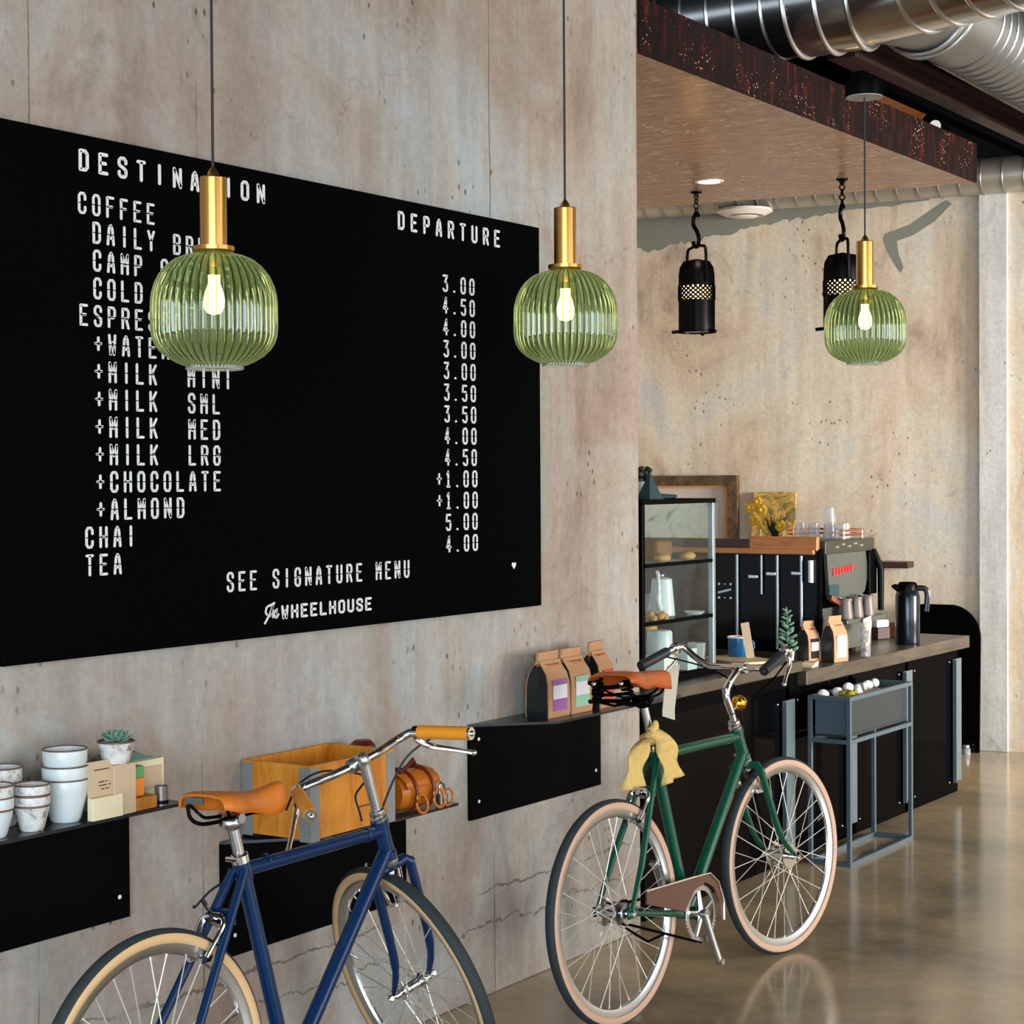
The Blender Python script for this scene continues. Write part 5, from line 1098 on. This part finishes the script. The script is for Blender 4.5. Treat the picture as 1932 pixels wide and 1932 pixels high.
for k in range(14):
    a_ = k * 2.4; r_ = .004 + .012 * ((k * 37) % 10) / 10; MB().obox((r_ * cos(a_), r_ * sin(a_), .012 + .012 * k * .75), (.006, .018, .016), Matrix.Rotation(a_, 3, 'Z')).build('sugar_stick', M[('enamel_white', 'label_white', 'copper')[k % 3]], t, smooth=0)

def coffee_bag(name, label, loc, rz, wd, dp, ht, lab, labels=True, group=None):
    t = thing(name, label, 'coffee bag', loc, rz, group)
    # local: front faces +x, width along y
    hw = wd / 2
    secs = [(0, hw, dp / 2), (.02, hw * 1.02, dp / 2 * 1.04), (ht * .5, hw * 1.0, dp / 2), (ht * .66, hw * .97, dp / 2 * .8), (ht * .8, hw * .95, dp / 2 * .28), (ht * .86, hw * .95, dp / 2 * .16)]
    rows_ = []
    for (z, a_, b_) in secs:
        rows_.append([Vector((x * b_, y * a_, z)) for x, y in ((1, -1), (1, -.33), (1, .33), (1, 1), (.0, .86 if z > .03 else 1), (-1, 1), (-1, .33), (-1, -.33), (-1, -1), (0, -.86 if z > .03 else -1))])
    m = MB(); m.grid(rows_, close=True); m.add(rows_[0], [tuple(range(9, -1, -1))]); m.add(rows_[-1], [tuple(range(10))]); m.build('bag_body', M['kraft'], t, smooth=25)
    m = MB(); z0 = ht * .855
    m.prism([(-hw * .95, z0), (hw * .95, z0), (hw * .93, ht), (-hw * .93, ht)], lambda y, z: (-dp * .10, y, z), lambda y, z: (dp * .02 + (z - z0) * .12, y, z)); m.build('folded_top', M['kraft'], t, smooth=0, bevel=.003)
    for sg in (-1, 1):
        g = MB(); g.grid([[Vector((x * b_ * .9, sg * (a_ * (1 - .10 * (1 - abs(x)) * (1 if z > .03 else 0)) + .0015), z)) for x in (-1, 0, 1)] for (z, a_, b_) in secs[:5]]); g.build('side_gusset', M['foil'], t, smooth=0)
    tie = MB(); tie.tube([(-dp * .02, -hw * 1.02, ht * .80), (dp * .155, -hw * .6, ht * .79), (dp * .155, hw * .6, ht * .79), (-dp * .02, hw * 1.02, ht * .80)], .004, 6); tie.build('tin_tie', M['copper'], t)
    if lab:
        x = dp / 2 * 1.04 + .0008; lh = ht * .5
        q = MB(); q.box(x - .001, x + .001, -hw * .66, hw * .66, ht * .10, ht * .10 + lh * .95); lb = q.build('label', M[lab], t, smooth=0)
        q = MB(); q.box(x + .001, x + .0018, -hw * .66, hw * .66, ht * .10 + lh * .36, ht * .10 + lh * .78); q.build('label_band', M['label_white'], lb, smooth=0)
    return t
coffee_bag('coffee_bag', 'kraft coffee bag with purple label, leftmost on the wall shelf', (-3.195, 5.025, .8835), 0, .128, .088, .212, 'label_purple', group='coffee bags on the wall shelf')
coffee_bag('coffee_bag', 'kraft coffee bag with mint green label on the wall shelf', (-3.190, 5.158, .8835), 0, .128, .088, .212, 'label_mint', group='coffee bags on the wall shelf')
coffee_bag('coffee_bag', 'kraft coffee bag with red label beside the green bicycle saddle', (-3.185, 5.315, .8835), radians(6), .115, .085, .222, 'label_red', group='coffee bags on the wall shelf')
coffee_bag('coffee_bag', 'smaller kraft coffee bag on the counter beside the pale potted plant', (-3.415, 7.545, CT + .001), radians(-12), .085, .07, .185, 'foil')
coffee_bag('coffee_bag', 'taller kraft coffee bag with white label on the counter edge', (-3.325, 7.63, CT + .001), radians(-10), .11, .07, .205, 'label_white')
t = thing('sage_plant', 'silvery green sage plant in a pale pot on the counter', 'plant', (-3.47, 7.44, CT + .001))
MB().lathe([(0, 0), (.028, 0), (.036, .066), (.033, .066), (.03, .055), (0, .055)], n=24).build('pot', M['pot_white'], t)
m = MB()
for k in range(26):
    z_ = .065 + .18 * (k / 26); a_ = k * 2.4; r_ = (.032 * (1 - k / 32) + .004); c_ = Vector((r_ * cos(a_), r_ * sin(a_), z_)); m.ball(c_, .019 * (1.05 - k / 50), (1.2, .9, .45), 8, 6, Matrix.Rotation(a_, 3, 'Z') @ Matrix.Rotation(-.5, 3, 'Y'))
m.tube([(0, 0, .05), (.004, 0, .15), (-.004, .004, .25)], .003, 6); m.build('foliage', M['leaf'], t)
for k in range(3):
    o = MB().box(-.03, .03, -.05, .05, 0, .006).build('cream_card', M['cream_card'], smooth=0); o.location = (-3.33, 7.36 + .008 * k, CT + .0012 + .0065 * k); o.rotation_euler = (0, 0, .15 + .05 * k); tag(o, ('lowest cream card in the small stack on the counter edge', 'middle cream card in the small stack on the counter edge', 'top cream card in the small stack on the counter edge')[k], 'card', 'cream cards on the counter')
t = thing('enamel_mug', 'blue enamel mug with white rim on the raised counter', 'mug', (-3.555, 7.125, CR + .0125), radians(30))
MB().lathe([(0, 0), (.038, 0), (.042, .006), (.043, .082), (.041, .082), (.039, .008), (0, .006)], n=32).build('body', M['mug_blue'], t)
MB().ring((0, 0, .083), (0, 0, 1), .0435, .0038, 32, 8).build('rim', M['enamel_white'], t)
MB().tube(spl([(.042, 0, .068), (.066, 0, .062), (.066, 0, .03), (.041, 0, .02)], 5), .005, 8).build('handle', M['mug_blue'], t)
o = MB().box(-.085, .085, -.16, .16, 0, .012).build('serving_board', M['pale_wood'], smooth=0, bevel=.003); o.location = (-3.50, 7.06, CR + .0005); o.rotation_euler = (0, 0, 1.05); tag(o, 'pale wooden serving board under the mug on the counter', 'board')
o = MB().box(-.018, .018, -.002, .002, 0, .155).build('kraft_strip', M['kraft_card'], smooth=0); o.location = (-3.475, 7.085, CR + .013); o.rotation_euler = (.10, -.17, .55); tag(o, 'tall narrow kraft card leaning beside the blue mug', 'card')
m = MB(); m.lathe([(0, 0), (.045, 0), (.05, .008), (.045, .014), (0, .014)], n=28); o = m.build('wooden_coaster', M['machine_wood']); o.location = (-3.585, 6.80, CR + .001); tag(o, 'round orange wooden coaster left of the blue mug', 'coaster')
m = MB(); m.lathe([(0, 0), (.018, 0), (.026, .018), (.014, .03), (0, .03)], n=18); o = m.build('red_dish', M['label_red']); o.location = (-3.48, 7.28, CT + .001); tag(o, 'small red dish behind the right grip of the green bicycle', 'dish')

# black arched board and stop by the back wall
t = thing('arched_board', 'glossy black round-topped board leaning on the back wall past the counter', 'board', bw(-.16, .1, 0))
m = MB(); ap = [(-.44, .002), (0.02, .002), (0.02, .68)]
for k in range(1, 12): a_ = k * pi / 24; ap.append((0.02 - .19 * (1 - cos(a_)), .68 + .20 * sin(a_)))
ap += [(-.32, .88), (-.36, .875), (-.41, .84), (-.44, .78)]
m.prism(ap, lambda u, v: bw(u, .115 - .06 * v, v) - bw(-.16, .1, 0), lambda u, v: bw(u, .14 - .06 * v, v) - bw(-.16, .1, 0)); m.build('board_body', M['gloss_black'], t, smooth=0, bevel=.002)
m = MB(); m.tube([bw(0.02, .142 - .06 * .02, .02) - bw(-.16, .1, 0), bw(0.02, .142 - .06 * .6, .6) - bw(-.16, .1, 0)], .003, 6); m.build('edge_trim', M['black'], t)
t = thing('door_stop', 'small grey rubber stop on the floor beside the arched board', 'door stop', bw(-.045, .20, 0))
MB().lathe([(0, 0), (.026, 0), (.026, .03), (.02, .036), (0, .036)], n=20).build('rubber_body', M['grey_pot'], t); MB().lathe([(.008, .036), (.022, .04), (.022, .055), (0, .058)], n=18).build('cap', M['steel'], t)
for k, (u, z, r_, mt) in enumerate(((-.235, .83, .017, 'copper'), (-.215, .80, .015, 'copper'), (-.17, .845, .02, 'enamel_white'))):
    pass

# ------------------------------------------------------------------ left shelf: pots, cards, cartons
Z1 = .8835
def pot(label, x, y, z, r, h, mat, group='white glazed pots on the wall shelf', band=False):
    t = thing('ceramic_pot', label, 'pot', (x, y, z), 0, group)
    MB().lathe([(0, 0), (r * .60, 0), (r * .68, .006), (r * .92, h * .52), (r * .97, h * .66), (r, h * .70), (r * 1.02, h * .96), (r * .98, h), (r * .93, h * .97), (r * .90, h * .72), (r * .6, .012), (0, .010)], n=36).build('body', mat, t)
    rm = MB(); rm.ring((0, 0, h * .985), (0, 0, 1), r * .985, .0022, 36, 6); rm.build('rim', M['rim_rust'], t)
    if band: MB().ring((0, 0, h * .69), (0, 0, 1), r * .985, .0026, 36, 6).build('band', M['rim_rust'], t)
    return t
G1 = 'white glazed pots on the wall shelf'
pot('white pot at the bottom of the tallest stack', -3.155, 2.905, Z1, .052, .098, M['glaze'])
pot('white pot second from bottom of the tallest stack', -3.156, 2.906, Z1 + .030, .0515, .098, M['glaze'])
pot('smooth white pot topping the tallest stack', -3.157, 2.907, Z1 + .068, .050, .098, M['glaze'])
pot('speckled white pot with rust band at the shelf front, bottom of its pair', -3.135, 2.788, Z1, .040, .082, M['crackle'], band=True)
pot('speckled white pot nested in the front pair beside the tallest stack', -3.135, 2.788, Z1 + .022, .0395, .082, M['crackle'], band=True)
pot('pale pot at the shelf front, lower of the leftmost pair', -3.148, 2.690, Z1, .044, .088, M['glaze'], band=True)
pot('pale pot nested in the leftmost front pair', -3.148, 2.690, Z1 + .026, .0435, .088, M['crackle'])
pot('white pot at the back behind the leftmost pair, lower one', -3.232, 2.785, Z1, .048, .092, M['crackle'])
pot('white pot nested at the back behind the leftmost pair', -3.232, 2.785, Z1 + .042, .047, .092, M['crackle'])
m = MB(); m.lathe([(0, 0), (.026, 0), (.030, .052), (.027, .052), (.024, .006), (0, .006)], n=24); o = m.build('grey_cup', M['grey_pot']); o.location = (-3.225, 3.035, Z1); tag(o, 'small speckled grey cup behind the kraft card holder', 'cup')
o = MB().box(-.03, .03, -.035, .035, 0, .118).build('kraft_box', M['kraft_card'], bevel=.002); o.location = (-3.125, 2.99 + .045, Z1); tag(o, 'kraft box under the succulent behind the card holder', 'box')
t = thing('succulent', 'blue green succulent in a white and rust pot above the card holder', 'plant', (-3.125, 3.035, Z1 + .1185))
MB().lathe([(0, 0), (.030, 0), (.042, .040), (.043, .05), (.040, .05), (.036, .038), (0, .036)], n=32).build('pot', M['crackle'], t)
MB().ring((0, 0, .050), (0, 0, 1), .0415, .0028, 32, 6).build('rim', M['rim_rust'], t)
MB().cyl((0, 0, .030), (0, 0, .042), .037, n=24).build('soil', M['soil'], t)
for k in range(30):
    a_ = k * 2.399; el = .25 + .95 * (k / 30); Ln_ = .046 - .016 * (k / 30); d_ = Vector((cos(a_) * cos(el), sin(a_) * cos(el), sin(el))); c_ = Vector((0, 0, .046))
    MB().tube([c_, c_ + d_ * Ln_ * .45, c_ + d_ * Ln_ * .8, c_ + d_ * Ln_ + Vector((0, 0, .004))], [.003, .0072, .0055, .0006], 6, flat=.5).build('leaf', M['leaf'], t)
t = thing('card_holder', 'kraft leaflet holder with cream pocket at the shelf front edge', 'card holder', (-3.118, 2.975, Z1), 0)
lean = Matrix.Rotation(-.12, 3, 'Y')
m = MB(); m.obox((0.010, 0, .066), (.004, .092, .132), lean); m.build('back_card', M['kraft_card'], t, smooth=0)
m = MB(); m.box(.010, .028, -.048, .048, 0, .052); m.build('pocket', M['cream_card'], t, smooth=0, bevel=.002)
m = MB()
for k, (z, y0_, y1_) in enumerate(((.112, -.022, .022), (.084, -.012, .006), (.084, .010, .016), (.076, -.012, .012), (.076, .018, .024), (.068, -.006, .002), (.068, .006, .018))):
    m.obox((.0125 - (z - .066) * .12, (y0_ + y1_) / 2, z), (.0014, y1_ - y0_, .0026), lean)
m.build('printed_lines', M['ink'], t, smooth=0)
def carton(label, x, y, z, dx, dy, dz, mat, rz=0, name='tea_carton'):
    o = MB().box(-dx / 2, dx / 2, -dy / 2, dy / 2, 0, dz).build(name, M[mat], smooth=0, bevel=.0015); o.location = (x, y, z); o.rotation_euler = (0, 0, rz); return tag(o, label, 'carton', 'cartons on the wall shelf')
carton('amber brown carton at the shelf front right of the card holder', -3.125, 3.105, Z1, .05, .075, .030, 'amber_wood')
carton('orange carton stacked under the green carton', -3.145, 3.090, Z1 + .0305, .05, .060, .042, 'pack_orange')
carton('bright green carton on the orange carton beside the card holder', -3.145, 3.090, Z1 + .073, .05, .060, .028, 'pack_green')
carton('tall cream carton at the right of the green carton', -3.185, 3.175, Z1, .05, .105, .104, 'cream_card')
t = thing('carton_lid', 'dark green sloping lid lying over the cream carton', 'lid', (-3.20, 3.15, Z1 + .105))
m = MB(); m.prism([(-.09, 0), (.055, 0), (.0, .016), (-.02, .026), (-.09, .012)], lambda u, v: (-.035, u, v), lambda u, v: (.045, u, v)); m.build('lid_body', M['pack_dark'], t, smooth=0)
MB().box(.0452, .0466, -.085, .05, 0, .005).build('lid_edge', M['leaf'], t, smooth=0)
o = MB().box(.0, .0012, -.03, .03, 0, .055).build('label_card', M['kraft_card'], smooth=0); o.location = (-3.157, 3.185, Z1 + .033); tag(o, 'small kraft card on the front of the cream carton', 'card')
t = thing('tin_pot', 'little grey metal tin at the shelf edge near the tan saddle', 'tin', (-3.115, 3.172, Z1))
MB().lathe([(0, 0), (.016, 0), (.016, .046), (.014, .046), (.014, .004), (0, .004)], n=24).build('tin_body', M['tin'], t); MB().lathe([(.0165, .003), (.0165, .012), (.0162, .012)], n=24).build('base_band', M['black'], t)

# ------------------------------------------------------------------ lower shelf: crate and leather goods
Z2 = .7075
t = thing('wooden_crate', 'open orange plywood crate with grey metal corners on the lower shelf', 'crate', (-3.177, 3.838, Z2))
cx, cy, hh, th = .117, .18, .206, .010
MB().box(cx - th, cx, -cy, cy, .012, hh).build('side_panel', M['crate_wood'], t, smooth=0); MB().box(-cx, -cx + th, -cy, cy, .012, hh).build('side_panel', M['crate_wood'], t, smooth=0)
MB().box(-cx + th, cx - th, -cy, -cy + th, .012, hh).build('end_panel', M['crate_wood'], t, smooth=0); MB().box(-cx + th, cx - th, cy - th, cy, .012, hh).build('end_panel', M['crate_wood'], t, smooth=0)
MB().box(-cx + th, cx - th, -cy + th, cy - th, .012, .022).build('bottom_panel', M['crate_wood'], t, smooth=0)
for x in (-1, 1):
    for y in (-1, 1):
        m = MB(); X0 = x * cx; Y0 = y * cy; e = .0016
        m.box(min(X0, X0 + x * e), max(X0, X0 + x * e), min(Y0 + y * e, Y0 - y * .036), max(Y0 + y * e, Y0 - y * .036), .006, hh - .006); m.box(min(X0, X0 - x * .036), max(X0, X0 - x * .036), min(Y0, Y0 + y * e), max(Y0, Y0 + y * e), .006, hh - .006)
        cbk = m.build('corner_bracket', M['bracket'], t, smooth=0)
        MB().box(min(X0 - x * .02, X0), max(X0 - x * .02, X0), min(Y0 - y * .02, Y0), max(Y0 - y * .02, Y0), 0, .012).build('foot', M['black'], t, smooth=0)
m = MB(); m.ball((cx + .0005, .075, .115), .008, (.12, 1, 1.4), 12, 8); m.build('knot', M['strap_leather'], t)
MB().box(cx - .001, cx + .0012, .02, .075, .068, .0715).build('slot', M['strap_leather'], t, smooth=0)
t = thing('leather_tube', 'dark red leather tube bag standing behind the crate', 'bag', (-3.215, 4.075, Z2))
MB().lathe([(0, 0), (.036, 0), (.040, .01), (.040, .175), (.036, .20), (.024, .212), (0, .214)], n=28).build('tube_body', M['dark_red'], t)
MB().ring((0, 0, .168), (0, 0, 1), .0405, .004, 28, 6).build('seam_band', M['strap_leather'], t)
t = thing('saddle_bag', 'orange leather saddle bag with straps and rings right of the crate', 'bag', (-3.150, 4.205, Z2))
m = MB(); rows_ = []
for y_, s_ in ((-.085, .80), (-.07, .95), (-.03, 1.0), (.03, 1.0), (.065, .92), (.088, .72), (.098, .35)):
    rows_.append([Vector((cos(a_) * .052 * s_ + .0, y_, .058 + sin(a_) * .054 * s_)) for a_ in [2 * pi * k / 24 for k in range(24)]])
m.grid(rows_, close=True); m.add(rows_[0], [tuple(range(24))]); m.add(rows_[-1], [tuple(range(23, -1, -1))]); m.build('bag_body', M['bag_leather'], t, smooth=50)
m = MB(); fl_ = []
for y_ in (-.082, -.05, 0, .045, .075):
    fl_.append([Vector((cos(a_) * .058, y_ + .004 * sin(a_ * 3), .058 + sin(a_) * .060)) for a_ in [radians(x) for x in (150, 120, 90, 60, 35, 15)]])
m.grid(fl_); m.build('flap', M['bag_leather'], t, smooth=60, solid=.004)
for y_ in (-.045, .035):
    m = MB(); m.tube([Vector((cos(radians(x)) * .063, y_, .058 + sin(radians(x)) * .065)) for x in range(160, -60, -15)], .0055, 6, flat=2.0 if False else 1.0); st_ = m.build('strap', M['strap_leather'], t); MB().obox((.066, y_, .048), (.005, .016, .014), 0).build('buckle', M['brass'], st_, smooth=0, bevel=.002)
for y_, z_ in ((-.02, .026), (.062, .030)): MB().ring((.062, y_, z_), (1, 0, .25), .026, .0042, 28, 8).build('leather_ring', M['bag_leather'], t)
MB().tube([(.02, -.07, .118), (.03, -.045, .135), (.03, -.02, .15), (.02, .0, .135), (.01, .03, .12)], .006, 8).build('carry_loop', M['dark_red'], t)
t = thing('steel_clip', 'small steel clip and ring at the right end of the lower shelf', 'clip', (-3.115, 4.318, Z2))
MB().lathe([(0, 0), (.018, 0), (.018, .034), (0, .036)], n=20).build('steel_cap', M['steel'], t); MB().tube(spl([(0, -.012, .034), (0, -.014, .055), (0, 0, .066), (0, .012, .055), (0, .012, .034)], 4), .0035, 8).build('shackle', M['chrome'], t); MB().ring((.022, 0, .025), (1, 0, 0), .024, .0035, 24, 6).build('leather_ring', M['bag_leather'], t)
